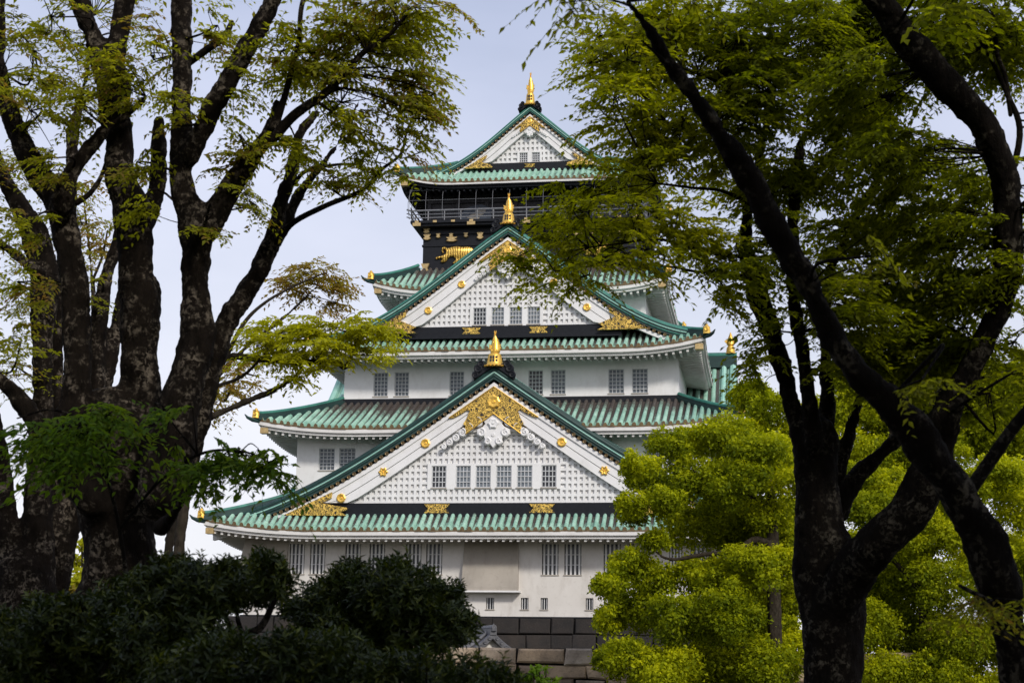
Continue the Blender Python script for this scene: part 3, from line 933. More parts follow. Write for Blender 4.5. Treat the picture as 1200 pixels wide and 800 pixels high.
# ---- fourth storey
storey(10.0, 11.3, 21.5, 26.6, [], 'white_plaster')
skirt(11.85, VC - 9.4, 26.25, 9.0, VC - 13.6, 28.9, .82, wall_w=10.0, wall_d=VC - 11.3)

# ---- black top shaft with gold tigers
sb = MB()
SV, SU = 14.5, 8.85
sb.box(-SU, SU, SV, 2 * VC - SV, 27.5, 33.0)
for z, h_, e in ((28.3, .18, .06), (31.2, .16, .08), (32.2, .28, .14), (32.75, .2, .22)):
    sb.box(-SU - e, SU + e, SV - e, 2 * VC - SV + e, z, z + h_)
shaft = sb.build('black_shaft', MAT['black_lacquer'], castle)
fit_px = [(-8.55, 32.55, .3, .22), (-8.5, 32.0, .34, .26), (-8.6, 29.3, .36, .42), (-7.55, 32.1, .2, .2), (-6.45, 32.1, .2, .18), (-6.4, 31.75, .48, .2), (-5.2, 32.1, .2, .2), (-4.0, 32.0, .3, .3),
          (-2.6, 32.1, .2, .2), (2.6, 32.1, .2, .2), (4.3, 32.0, .55, .22), (5.4, 32.1, .2, .2), (6.5, 31.8, .48, .2), (7.55, 32.1, .2, .2), (8.5, 32.0, .34, .26), (8.6, 29.3, .36, .42), (8.55, 32.55, .3, .22)]
for u_, z_, hw, hh in fit_px:
    q = MB(); q.poly([(u_ - hw, z_ + hh), (u_ - hw * .55, z_), (u_ - hw, z_ - hh * .5), (u_ - hw * .3, z_ - hh), (u_ + hw * .3, z_ - hh), (u_ + hw, z_ - hh * .5), (u_ + hw * .55, z_), (u_ + hw, z_ + hh)], SV - .22, SV + .01, 0, .03)
    q.build('gold_fitting', MAT['pale_gold'], shaft)
tig = [(262, 392), (272, 386), (285, 386), (298, 396), (330, 388), (365, 384), (398, 390), (430, 388), (452, 392), (470, 404), (474, 420), (466, 436), (450, 446), (452, 462), (444, 470), (425, 468), (412, 462), (396, 470),
       (384, 484), (366, 500), (340, 504), (334, 494), (350, 484), (356, 468), (342, 452), (322, 452), (304, 462), (294, 480), (276, 492), (258, 490), (256, 480), (270, 472), (262, 462), (240, 464), (226, 470), (220, 460),
       (232, 450), (252, 448), (270, 442), (286, 434), (292, 420), (286, 404), (276, 400), (270, 408), (276, 424), (268, 430), (260, 416)]
for s in (1, -1):
    tg = MB()
    pts = [(-7.75 + (x - 220) / 5.4545 / 14.4, 31.15 - (y - 384) / 5.4545 / 14.4) for x, y in tig]
    tg.poly([(s * x, z) for x, z in pts], SV - .2, SV + .01, 0, .07)
    tg.build('tiger_relief', MAT['gold_stripes'], shaft, smooth=50)

# ---- balcony, dark viewing room and the top roof
bl = MB()
BU, BV = 9.75, 13.4
bl.box(-BU, BU, BV, 2 * VC - BV, 32.96, 33.18)
bl.box(-BU + .25, BU - .25, BV + .2, 2 * VC - BV - .2, 32.75, 32.955)
balc = bl.build('balcony', MAT['black_lacquer'], castle)
for sd_ in range(4):
    rl = MB()
    A, O_ = (BU, VC - BV) if sd_ % 2 == 0 else (VC - BV, BU)
    for z, r in ((33.42, .05), (33.72, .045), (34.05, .075)):
        ext = .35
        P = side_pt(sd_, np.array([-A - ext, -A, A, A + ext]), np.array([O_ - .1] * 4), np.array([z + .12, z, z, z + .12]))
        rl.tube(P, r, 6)
    n = int(2 * A / 1.36)
    for i in range(n + 1):
        a = -A + .1 + i * (2 * A - .2) / n
        P = side_pt(sd_, np.array([a, a]), np.array([O_ - .1] * 2), np.array([33.15, 34.05])); rl.tube(P, .05, 6)
    rl.build('railing', MAT['net_wire'], balc)
    nw = MB()
    for i in range(n * 1 + 1):
        a = -A - .1 + i * (2 * A + .2) / n
        bow = .22
        P = side_pt(sd_, np.full(5, a), O_ + np.array([.05, .2, .22, .14, -.1]), np.array([33.3, 34.0, 34.7, 35.3, 35.9])); nw.tube(P, .018, 4)
    for z, o_ in ((33.95, .19), (34.85, .22), (35.8, -.06)):
        P = side_pt(sd_, np.array([-A - .1, A + .1]), np.array([O_ + o_] * 2), np.array([z, z])); nw.tube(P, .018, 4)
    nw.build('safety_net', MAT['net_wire'], balc)
for i in range(13):
    u_ = -9.2 + i * 18.4 / 12
    if i in (4, 9): continue
    q = MB(); q.box(u_ - .16, u_ + .16, BV - .05, BV + .02, 32.98, 33.16)
    if i % 3 == 0: q.box(u_ - .34, u_ + .34, BV - .07, BV + .02, 32.7, 32.97)
    q.build('gold_fitting', MAT['pale_gold'], balc)
rm = MB(); rm.box(-8.6, 8.6, 15.6, 2 * VC - 15.6, 33.1, 36.6)
for u_ in np.linspace(-8.6, 8.6, 8): rm.box(u_ - .16, u_ + .16, 15.42, 15.595, 33.2, 36.5)
rm.box(-8.7, 8.7, 15.38, 15.415, 35.2, 35.5)
rm.build('viewing_room', MAT['interior_dark'], castle)
fr = MB()
fr.poly([(-5.9, 33.3), (-3.3, 33.3), (-3.2, 34.6), (-4.1, 35.0), (-5.2, 34.8), (-5.95, 34.2)], 15.30, 15.37)
simple('mural_blue', (.06, .08, .11), (.03, .04, .06), .5, 2)
simple('mural_white', (.36, .34, .30), (.18, .16, .13), .5, 3)
mur = fr.build('wall_painting', MAT['mural_blue'], castle)
fr = MB(); fr.poly([(-5.4, 33.9), (-4.7, 34.25), (-4.3, 34.75), (-4.0, 34.5), (-3.7, 34.6), (-3.8, 34.2), (-4.2, 33.95), (-4.4, 33.5), (-4.8, 33.7)], 15.26, 15.295)
fr.build('painted_bird', MAT['mural_white'], mur)
skirt(10.75, VC - 12.9, 36.3, 6.4, VC - 16.3, 38.6, .85, soffit='black_lacquer', row=.5, wall_w=8.6, wall_d=VC - 15.6, fasc=.24, brown=False)
wf = MB()
rs_ = np.concatenate([np.linspace(-1, -.5, 14), np.linspace(-.4, .4, 5), np.linspace(.5, 1, 14)])
for k_ in range(4):
    A = 10.75 if k_ % 2 == 0 else VC - 12.9; O_ = VC - 12.9 if k_ % 2 == 0 else 10.75
    zz = 36.3 + .85 * np.clip((np.abs(rs_) - .55) / .45, 0, 1) ** 2.3
    P = np.stack([side_pt(k_, rs_ * (A + .0), np.full_like(rs_, O_ - .01), zz - .10), side_pt(k_, rs_ * A, np.full_like(rs_, O_ - .01), zz - .25), side_pt(k_, rs_ * (A - .06), np.full_like(rs_, O_ - .06), zz - .25)], 1)
    wf.grid(P)
wf.build('eave_board', MAT['eave_plaster'], castle)
top_out = [(0, 43.35), (.82, 42.6), (1.36, 42.25), (2.5, 41.2), (3.55, 40.35), (4.9, 39.3), (6.3, 38.45), (8.0, 37.75), (9.2, 37.5), (10.4, 37.4)]
top_in = [(0, 41.3), (1.1, 40.45), (2.2, 39.45), (3.3, 38.5), (3.8, 38.1), (10.6, 34.0)]
tw = [(-.93, -.22, 38.5, 39.35, False), (.13, .82, 38.5, 39.35, False)]
gable(14.6, 24.6, top_out, 10.4, .75, top_in, 38.45, 3.3, (37.75, 38.46, 4.1), [(0, .45, .16)], tw, .55, 43.2, .40, [],
      (43.35, 46.3, .88, .5, .15), gold_low=[(5.6, 37.95), (3.6, 39.1), (3.7, 38.8), (4.1, 38.5), (3.2, 38.2), (3.1, 37.95)], ridge_w=1.1)

# ---- side gable: its green slope and gold finial show past the east eaves (and its twin on the west side)
for s, apex, uf, half in ((1, 21.6, 16.6, 8.2), (-1, 21.6, 16.6, 8.2)):
    sg = MB()
    d = np.linspace(0, half, 14)
    zc = apex - .98 * d + .02 * d ** 2
    pu = np.array([0, .2, .25, .34, .5, .66, .75, .8]); ph = np.where((pu > .22) & (pu < .78), .14 * np.sqrt(np.clip(1 - ((pu - .5) / .28) ** 2, 0, 1)), -.02)
    n = 9; u0_, u1_ = 11.0, uf
    uu = np.append((np.arange(n)[:, None] + pu).ravel() * ((u1_ - u0_) / n) + u0_, u1_); hh = np.append(np.tile(ph, n), 0)
    for q in (-1, 1):
        P = np.zeros((len(uu), len(d), 3)); P[..., 0] = s * uu[:, None]; P[..., 1] = VC + q * d[None]; P[..., 2] = zc[None] + hh[:, None]
        sg.grid(P if s * q > 0 else P[::-1], 0, np.repeat(np.where(hh < 0, .75, 0.0)[:, None] if s * q > 0 else np.where(hh < 0, .75, 0.0)[::-1, None], len(d), 1))  # shade of the channels painted in between the rows
        for du, r_, mi in ((.0, .3, 2), (-.75, .22, 2)):
            sg.tube(np.stack([np.full_like(d, s * (uf + du)), VC + q * d, zc + .22], 1), r_, 8, mi)
        P = np.zeros((2, len(d), 3)); P[..., 0] = s * (uf + .1); P[..., 1] = VC + q * d[None]; P[0, :, 2] = zc; P[1, :, 2] = zc - 1.0
        sg.grid(P, 1)
    o = sg.build('side_gable', [MAT['green_tile'], MAT['dark_copper'], MAT['pale_patina']], castle, smooth=40, att='shelter_shade')
    rd = MB(); rd.box(min(s * 10.5, s * (uf + .3)), max(s * 10.5, s * (uf + .3)), VC - .5, VC + .5, apex - .1, apex + .85); rd.tube([(s * 10.5, VC, apex + .95), (s * (uf + .3), VC, apex + .95)], .3, 8, 1)
    rg = rd.build('main_ridge', [MAT['dark_copper'], MAT['ridge_copper']], o)
    gb = MB(); c = (s * (uf - .2), VC, apex + 1.1)
    gb.lathe([(.5, 0), (.38, .15), (.34, .5), (.22, .7), (.32, .8), (.30, 1.1), (.2, 1.4), (.1, 1.65), (.03, 1.85)], c, 12)
    for q in (-1, 1): gb.poly([(c[0] + q * .3, c[2] + .85), (c[0] + q * .52, c[2] + 1.1), (c[0] + q * .28, c[2] + 1.25)], VC - .08, VC + .08)
    gb.build('fish_finial', MAT['gold'], rg, smooth=45)
    gw = MB(); gw.add([(s * (uf - .5), VC, apex - .9), (s * (uf - .5), VC - 6, apex - 6.2), (s * (uf - .5), VC + 6, apex - 6.2)], [(0, 1, 2) if s < 0 else (2, 1, 0)])
    gw.build('gable_wall', MAT['white_plaster'], o)
# lower west gable whose dark verge shows past the second storey
sg = MB()
d = np.linspace(0, 6.2, 12); zc = 11.9 - .62 * d + .012 * d ** 2; u_ = -16.3
for q in (-1, 1):
    P = np.zeros((2, 12, 3)); P[0, :, 0] = u_; P[1, :, 0] = -13; P[..., 1] = 9.0 + q * d[None]; P[..., 2] = zc[None]
    sg.grid(P[::-1] if q > 0 else P, 0)
    P = np.zeros((2, 12, 3)); P[..., 0] = u_; P[..., 1] = 9.0 + q * d[None]; P[0, :, 2] = zc; P[1, :, 2] = zc - .8
    sg.grid(P, 1)
    sg.tube(np.stack([np.full_like(d, u_), 9.0 + q * d, zc + .15], 1), .22, 8, 0)
sg.tube([(u_ - .3, 9, 12.15), (-13, 9, 12.15)], .4, 8, 1)
sg.build('side_gable', [MAT['ridge_copper'], MAT['dark_copper']], castle)

# ------------------------------------------------------------------ stone masonry
def block_face(mb, u0, u1, z0, z1, v, lean, hmin, hmax, wmin, wmax, rnd, depth=.5):
    """courses of rough blocks on a face looking towards -v; lean: v grows with height"""
    z = z1
    while z > z0 + .05:
        h = min(rnd.uniform(hmin, hmax), z - z0)
        u = u0 - rnd.uniform(0, .5)
        while u < u1:
            w_ = rnd.uniform(wmin, wmax)
            g_ = rnd.uniform(.012, .05); b_ = rnd.uniform(.04, .10)
            a, b, c, e = u + g_, min(u + w_, u1 + .4) - g_, z - h + g_ * .6 + rnd.uniform(-.04, .03), z - g_ * .5 - (rnd.uniform(-.02, .03) if z < z1 - .05 else rnd.uniform(0, .05))
            if b - a > .1:
                j = lambda s=.06: rnd.uniform(-s, s)
                vz = lambda zz: v + lean * (zz - z1)
                pr = rnd.uniform(-.05, .05)
                O4 = [(a + j(), c + j()), (b + j(), c + j()), (b + j(), e + j(.02)), (a + j(), e + j(.02))]
                I4 = [(O4[0][0] + b_, O4[0][1] + b_), (O4[1][0] - b_, O4[1][1] + b_), (O4[2][0] - b_, O4[2][1] - b_), (O4[3][0] + b_, O4[3][1] - b_)]
                V = [(x, vz(zz) + pr - .06, zz) for x, zz in I4] + [(x, vz(zz) + pr, zz) for x, zz in O4] + [(x, vz(zz) + depth, zz) for x, zz in O4]
                mb.add(V, [(0, 1, 2, 3), (0, 4, 5, 1), (1, 5, 6, 2), (2, 6, 7, 3), (3, 7, 4, 0), (4, 8, 9, 5), (5, 9, 10, 6), (6, 10, 11, 7), (7, 11, 8, 4)])
            u += w_
        z -= h
rnd = random.Random(5)
base = thing('stone_base', 'dark stone block base directly under the white castle walls', 'stone base', ORG, -PHI)
sbm = MB(); block_face(sbm, -19.0, 19.0, GZ - .5, -.08, -.35, .22, .95, 1.3, 1.2, 2.6, rnd)
sbm.build('front_face', MAT['base_stone'], base)
for s in (-1, 1):
    sd = MB(); block_face(sd, 0, 2 * VC, GZ - .5, -.08, -19.0, .22, .95, 1.3, 1.2, 2.6, rnd)
    V = np.concatenate(sd.v); V2 = V.copy()
    if s > 0: V2[:, 0] = -V[:, 1]; V2[:, 1] = V[:, 0]
    else: V2[:, 0] = V[:, 1]; V2[:, 1] = 2 * VC - V[:, 0]
    sd.v = [V2]; sd.build('side_face', MAT['base_stone'], base)
cr_ = MB(); cr_.box(-18.5, 18.5, -.2, 2 * VC + .2, GZ - .5, -.12); cr_.build('core', MAT['base_stone'], base)
st = MB(); st.box(-18.45, 18.45, -.28, -.02, -.115, -.003); st.build('shade_strip', MAT['black_lacquer'], base)  # dark strip added as painted shade along the top of the stones

nw_o = at(600, 757, 62)
nwall = thing('stone_wall', 'low wall of large tan stone blocks in front of the castle base', 'stone wall', (nw_o[0], nw_o[1], 0), R(-2))
nb = MB(); rnd = random.Random(12)
block_face(nb, -16, 14, -.3, nw_o[2], 0, .10, .42, .85, .6, 1.75, rnd)
nb.build('blocks', MAT['wall_stone'], nwall)
nc = MB(); nc.box(-15.8, 13.8, .18, 1.8, -.3, nw_o[2] - .05); nc.build('core', MAT['base_stone'], nwall)

# small grey tiled roof behind that wall
gh_o = at(566, 757, 84)
gh = thing('gatehouse', 'small grey tiled roof rising behind the tan stone wall', 'gatehouse', (gh_o[0], gh_o[1], 0), R(20))
ztop = at(566, 740, 84)[2]
rf = MB()
n = 9; pv = np.array([0, .25, .32, .5, .68, .75]); ph = np.where((pv > .26) & (pv < .74), .08, 0)
vv = np.append((np.arange(n)[:, None] + pv).ravel() * .3 - 1.3, 1.4); hh = np.append(np.tile(ph, n), 0)
for s in (-1, 1):
    d = np.linspace(0, 2.1, 10); zc = ztop - .15 - 1.0 * d + .17 * d ** 2
    P = np.zeros((len(vv), 10, 3)); P[..., 0] = s * d[None]; P[..., 1] = vv[:, None]; P[..., 2] = zc[None] + hh[:, None]
    rf.grid(P if s > 0 else P[::-1])
    P = np.zeros((10, 4, 3)); P[..., 0] = s * d[:, None]
    for q, (dz, v) in enumerate(((-.2, -1.45), (.12, -1.45), (.12, -1.1), (-.2, -1.1))): P[:, q, 2] = zc + dz; P[:, q, 1] = v
    rf.grid(P[::-1] if s > 0 else P, 0, closed=True)
    for i in range(9):
        x = .2 + i * .22; rf.disc(s * x, -1.46, float(np.interp(x, d, zc)) - .02, .085, .04, 8)
    rf.tube(np.stack([s * d, np.full(10, -.9), zc + .2], 1), .1, 6)
ro = rf.build('roof', MAT['grey_tile'], gh, smooth=35)
rd = MB(); rd.box(-.16, .16, -1.5, 1.5, ztop - .2, ztop + .12); rd.tube([(0, -1.6, ztop + .16), (0, 1.6, ztop + .16)], .13, 8)
rd.lathe([(.14, 0), (.13, .15), (.08, .22), (.02, .34)], (0, -1.5, ztop), 8); rd.build('ridge', MAT['grey_tile'], ro)
wl = MB(); wl.box(-1.35, 1.35, -1.05, 1.2, 0, ztop - 1.0); wl.poly([(-1.3, ztop - 1.05), (1.3, ztop - 1.05), (0, ztop - .4)], -1.06, -1.0); wl.build('wall', MAT['warm_plaster'], gh)

# ------------------------------------------------------------------ trees
def catmull(P, n=6):
    P = np.asarray(P, float)
    Q = np.vstack([2 * P[0] - P[1], P, 2 * P[-1] - P[-2]])
    o = []
    for i in range(1, len(Q) - 2):
        a, b, c, d = Q[i - 1:i + 3]
        for t in np.linspace(0, 1, n, endpoint=False):
            o.append(.5 * (2 * b + (c - a) * t + (2 * a - 5 * b + 4 * c - d) * t * t + (3 * b - a - 3 * c + d) * t ** 3))
    o.append(P[-1])
    return np.array(o)

SLIM = 1.0
def limb_path(pts, Y0, dY=0.0):
    """pts: (px, py, width px[, extra depth]) -> smooth path and radii"""
    n = len(pts); W = []
    for i, p in enumerate(pts):
        Y = Y0 + dY * i / max(n - 1, 1) + (p[3] if len(p) > 3 else 0)
        q = at(p[0], p[1], Y); W.append((*q, p[2] * .5 * Y / FPX * SLIM))
    return catmull(W)

bark_tex = bpy.data.textures.new('bark_lumps', 'CLOUDS')
bark_tex.noise_scale = .22
bark_tex.noise_depth = 4
bark_fine = bpy.data.textures.new('bark_ridges', 'CLOUDS')
bark_fine.noise_scale = .06
bark_fine.noise_depth = 3
def blend(o, voxel):
    """join crossing limbs into one skin, soften the joints, roughen the bark"""
    m = o.modifiers.new('remesh', 'REMESH'); m.mode = 'VOXEL'; m.voxel_size = voxel; m.use_smooth_shade = True
    m = o.modifiers.new('smooth', 'SMOOTH'); m.iterations = 6; m.factor = .6
    m = o.modifiers.new('lumps', 'DISPLACE'); m.texture = bark_tex; m.strength = .07; m.mid_level = .5
    m = o.modifiers.new('ridges', 'DISPLACE'); m.texture = bark_fine; m.strength = .03; m.mid_level = .5
    dg = bpy.context.evaluated_depsgraph_get()
    me = bpy.data.meshes.new_from_object(o.evaluated_get(dg))
    o.modifiers.clear()
    o.data = me

class Tree:
    def __init__(s, name, label, group=None, cat='tree', bark_='zelkova_bark', base=None):
        s.bark = bark_; s.mb = MB(); s.th = MB(); s.tw = MB(); s.samples = []; s.args = (name, label, cat, group); s.base = base; s.leaves = []
    voxel = .04
    def limb(s, pts, Y, dY=0.0, seg=12, rough=.06, to_ground=False):
        P = limb_path(pts, Y, dY)
        if to_ground:
            p0 = P[0].copy(); dn = []
            top = P[0]
            m = 6
            for i in range(m, 0, -1):
                f = i / m
                dn.append((top[0], top[1], top[2] * (1 - f) - .2 * f, top[3] * (1 + .55 * f ** 2)))
            P = np.vstack([dn, P])
            s.base = (top[0], top[1], 0)
        else:
            d0 = P[0, :3] - P[1, :3]; d0 /= np.linalg.norm(d0) + 1e-9
            P = np.vstack([[*(P[0, :3] + d0 * P[0, 3] * .7), P[0, 3] * .55], P])
        d1 = P[-1, :3] - P[-2, :3]; d1 /= np.linalg.norm(d1) + 1e-9
        P = np.vstack([P, [*(P[-1, :3] + d1 * P[-1, 3] * .6), P[-1, 3] * .5]])
        n = len(P)
        thick = P[:, 3].max() > .085
        an = np.arange(seg) * 2 * math.pi / seg
        ph = RNG.uniform(0, 6.28, 6)
        rad = np.zeros((n, seg))
        for i in range(n):
            f = i * .55
            wob = .5 * np.sin(2 * an + ph[0] + f * .4) + .5 * np.sin(3 * an + ph[1] - f * .6) + .35 * np.sin(5 * an + ph[2] + f * .9) + .5 * np.sin(f * 1.3 + ph[3]) * np.sin(an + ph[4])
            rad[i] = P[i, 3] * (1 + rough * wob + RNG.normal(0, rough * .25, seg))
        (s.mb if thick else s.tw).tube(P[:, :3], rad, seg)
        s.samples.append(P)
        return P
    def twig(s, P, r0, r1, seg=5):
        P = catmull(P, 4); s.tw.tube(P, np.linspace(r0, r1, len(P)), seg, cap=False)
    def near(s, c):
        A = np.concatenate([p[:, :3] for p in s.samples]); Rr = np.concatenate([p[:, 3] for p in s.samples])
        d = np.linalg.norm((A - c) * [1, 1, 1.3], axis=1) + .6 * np.maximum(A[:, 2] - c[2], 0) + .15 * (Rr > .3)
        i = int(np.argmin(d)); return A[i], Rr[i]
    def pads(s, clusters, leaf_len=.065, size=.75, droop=.35, stems=6, per=16, tilt=.35, tone=(0, 1)):
        """clusters: (px, py, rx, ry, Y, dY, number of pads). Every pad is a flat spray of twigs with paired leaves."""
        for px, py, rx, ry, Y, dY, n in clusters:
            c0 = at(px, py, Y); sx, sz = rx * Y / FPX, ry * Y / FPX
            hub_a, hr = s.near(c0)
            mid = (hub_a + c0) / 2 + RNG.normal(0, .12, 3) + [0, 0, .12 * np.linalg.norm(c0 - hub_a) ** .5]
            r_ = min(.018, max(hr * .35, .007))
            if np.linalg.norm(c0 - hub_a) > .3: s.twig([hub_a, mid, c0], r_, .008)
            for k in range(n):
                q = RNG.normal(0, 1, 3); q /= np.linalg.norm(q); q *= RNG.uniform(0, 1) ** .4
                pc = c0 + q * [sx, dY, sz]
                out = (pc - hub_a) * [1, 1, .25] + RNG.normal(0, .25, 3) * [1, 1, .3]
                out /= np.linalg.norm(out) + 1e-6
                st = pc - out * size * .5
                j = c0 if RNG.random() < .6 else hub_a
                if np.linalg.norm(st - j) > .15 and np.linalg.norm(st - j) < 2.2:
                    s.twig([j, (j + st) / 2 + RNG.normal(0, .05, 3), st], .008, .0035, 4)
                nrm = np.array([RNG.normal(0, tilt), RNG.normal(0, tilt), 1.0]); nrm /= np.linalg.norm(nrm)
                sd = np.cross(nrm, out); sd /= np.linalg.norm(sd) + 1e-6
                tone0 = RNG.uniform(*tone)
                for m in range(stems):
                    a = (m - (stems - 1) / 2) * (2.0 / stems) + RNG.normal(0, .12)
                    d = out * math.cos(a) + sd * math.sin(a)
                    L = size * RNG.uniform(.6, 1.1)
                    t = (np.arange(per) + RNG.uniform(.3, 1.2, per)) / (per + .5)
                    bend = droop * RNG.uniform(.5, 1.5)
                    C = st + d * (L * t)[:, None] - np.array([0, 0, 1.0]) * (bend * L * t ** 2)[:, None]
                    s.tw.tube(np.array([st, st + d * L * .5 - [0, 0, bend * L * .25], st + d * L - [0, 0, bend * L]]), [.003, .0022, .001], 3, cap=False)
                    sg = np.where(np.arange(per) % 2, 1, -1)
                    pd = np.cross(nrm, d); pd /= np.linalg.norm(pd) + 1e-6
                    dirs = d * .65 + pd * (sg * .75)[:, None] + RNG.normal(0, .22, (per, 3)) - np.array([0, 0, 1]) * (RNG.uniform(.1, .75, per) * (.5 + droop))[:, None]
                    s.leaves.append((C, dirs, np.tile(nrm, (per, 1)) + RNG.normal(0, .35, (per, 3)), leaf_len * RNG.uniform(.6, 1.2, per), np.clip(tone0 * .6 + RNG.uniform(0, .4, per), 0, 1)))
    def finish(s, leaf_mat, width=.42, extra=None):
        name, label, cat, group = s.args
        root = thing(name, label, cat, s.base if s.base is not None else (0, 0, 0), 0, group)
        B = np.array(root.location)
        def mk(mb, nm, mat, sm):
            mb.v = [np.concatenate(mb.v) - B]; mb.att = [np.concatenate(mb.att)]
            return mb.build(nm, MAT[mat], root, smooth=sm)
        if s.mb.v:
            tr = mk(s.mb, 'trunk', s.bark, True)
            blend(tr, s.voxel)
        if s.th.v: mk(s.th, 'branches', s.bark, True)
        if s.tw.v: mk(s.tw, 'twigs', s.bark, True)
        if s.leaves:
            V, F, T = leaf_mesh(*[np.concatenate([l[i] for l in s.leaves]) for i in range(5)], width=width)
            raw_mesh('crown', V - B, F, MAT[leaf_mat], root, T)
        return root

def leaf_mesh(C, D, N, L, tone, width=.42):
    D = D / (np.linalg.norm(D, axis=1)[:, None] + 1e-9)
    Sd = np.cross(N, D); Sd /= np.linalg.norm(Sd, axis=1)[:, None] + 1e-9
    U = np.cross(D, Sd)
    L = L[:, None]; w_ = L * width * .5
    b = C; t = C + D * L - U * L * .12
    l = C + D * L * .42 + Sd * w_ + U * L * .07; r = C + D * L * .42 - Sd * w_ + U * L * .07
    V = np.stack([b, r, t, l], 1).reshape(-1, 3)
    n = len(C); i = np.arange(n)[:, None] * 4
    F = np.concatenate([i + [0, 1, 2], i + [0, 2, 3]], 0)
    return V, F, np.repeat(tone, 4)

def lumps(lobes, per_area, leaf_len, sub=15, tone_up=.5, jitter=.35, up_bias=.25, rmin=.34, rmax=.56, fuzz=.09):
    """leaf tufts on clusters of small rounded lumps; lobes: (x, y, z, r)"""
    C, D, N, L, T = [], [], [], [], []
    for x, y, z, r in lobes:
        ls = RNG.uniform(0, .3)
        for k in range(sub):
            q = RNG.normal(0, 1, 3); q /= np.linalg.norm(q); q[2] = q[2] * .8 + .08
            rs = r * RNG.uniform(rmin, rmax)
            c = np.array([x, y, z]) + q * (r - rs * .75) * [1, 1, .85] * RNG.uniform(.7, 1.18)
            n = int(per_area * 4 * math.pi * rs * rs)
            d = RNG.normal(0, 1, (n, 3)); d /= np.linalg.norm(d, axis=1)[:, None]
            d[:, 2] = np.where((d[:, 2] < -.45) & (RNG.random(n) < .6), -d[:, 2], d[:, 2])
            rad = rs * (1 + RNG.normal(0, fuzz, n) - .25 * (RNG.random(n) < .25) + RNG.uniform(.1, .5, n) * (RNG.random(n) < .12))
            P = c + d * rad[:, None] * [1, 1, .92]
            nn = d + RNG.normal(0, jitter, (n, 3)) + [0, 0, up_bias]
            dd = np.cross(nn, RNG.normal(0, 1, (n, 3))) + d * .4
            C.append(P); D.append(dd); N.append(nn); L.append(leaf_len * RNG.uniform(.5, 1.7, n))
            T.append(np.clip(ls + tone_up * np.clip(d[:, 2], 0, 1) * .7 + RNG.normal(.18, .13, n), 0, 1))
    return [np.concatenate(a) for a in (C, D, N, L, T)]

# ---- large zelkova left of the castle
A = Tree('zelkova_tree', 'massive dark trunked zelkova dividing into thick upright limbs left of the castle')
YA = 19.0
SLIM = .92
A.limb([(132, 760, 146), (138, 700, 108), (140, 650, 90), (139, 600, 98), (134, 555, 134), (132, 515, 150), (134, 490, 120)], YA, seg=20, to_ground=True)
A.limb([(150, 600, 60), (165, 540, 66), (166, 490, 58), (164, 440, 50), (163, 395, 50), (164, 345, 56), (160, 325, 46), (157, 290, 46), (156, 250, 55), (143, 215, 42), (140, 170, 38), (134, 130, 41), (130, 90, 46), (110, 45, 27), (96, 10, 28), (80, -40, 26), (60, -110, 20)], YA, -.6, seg=16)
A.limb([(130, 105, 30), (138, 50, 26), (146, 0, 28), (160, -60, 22), (168, -130, 16)], YA - .5, seg=12)
A.limb([(172, 262, 26), (184, 215, 26), (186, 180, 24), (186, 140, 19)], YA + .4, seg=10)
A.limb([(110, 590, 50), (82, 520, 52), (88, 470, 40), (91, 430, 38), (90, 385, 37), (87, 330, 36), (78, 280, 36), (70, 240, 40), (52, 213, 36), (30, 178, 30), (14, 140, 27), (4, 100, 20), (0, 50, 16), (2, -20, 14)], YA - .4, seg=14)
A.limb([(72, 240, 34), (82, 205, 26), (106, 172, 23), (126, 150, 16), (143, 139, 12), (165, 120, 8), (182, 100, 6), (197, 76, 4), (203, 50, 3)], YA - .7, seg=10)
A.limb([(60, 535, 44), (40, 492, 28), (18, 462, 24), (-8, 438, 20), (-60, 400, 16)], YA - .3, seg=10)
A.limb([(185, 590, 60), (198, 530, 66), (208, 480, 58), (220, 440, 48), (231, 400, 45), (230, 365, 42), (229, 330, 36), (230, 290, 42), (228, 258, 46), (214, 225, 33), (212, 180, 30), (212, 130, 28), (213, 70, 28), (212, 0, 29), (208, -60, 24), (198, -130, 18)], YA - .8, seg=16)
A.limb([(236, 272, 40), (258, 242, 36), (278, 209, 31), (300, 178, 25), (318, 150, 21), (325, 118, 13)], YA - .9, seg=12)
A.limb([(320, 150, 14), (333, 115, 9), (341, 85, 8), (350, 50, 7), (354, 5, 7), (370, -40, 6)], YA - 1, -.3, seg=8)
A.limb([(318, 165, 14), (345, 135, 13), (380, 110, 11), (405, 85, 9), (425, 62, 7), (455, 42, 6), (484, 8, 4)], YA - 1, -.8, seg=8)
A.limb([(222, 185, 28), (240, 145, 29), (258, 110, 28), (284, 65, 27), (310, 20, 26), (330, -20, 22), (360, -80, 16)], YA - .9, -.5, seg=12)
A.limb([(216, 78, 10), (240, 60, 10), (262, 44, 9), (272, 26, 7)], YA - .5, seg=6)
# right pale limb and its forks
A.limb([(205, 580, 40), (222, 520, 40), (236, 470, 36), (250, 420, 32), (262, 385, 30), (283, 350, 28), (302, 320, 27), (322, 275, 26), (330, 235, 21), (342, 200, 17), (350, 160, 14), (372, 130, 10)], YA + .6, seg=12)
A.limb([(318, 290, 20), (335, 262, 18), (350, 228, 15), (368, 206, 13), (384, 184, 11), (398, 165, 8), (420, 120, 5), (440, 85, 4)], YA + .8, seg=8)
A.limb([(328, 275, 10), (348, 258, 8), (382, 241, 7), (424, 223, 6), (447, 199, 5), (470, 180, 4), (478, 150, 3), (495, 125, 2.5)], YA + .5, -.5, seg=7)
A.limb([(345, 215, 6), (360, 200, 5), (395, 193, 4), (425, 192, 3)], YA + .5, seg=6)
A.limb([(188, 620, 26), (205, 600, 16), (222, 570, 9), (238, 548, 6)], YA - 2, -1.0, seg=7)
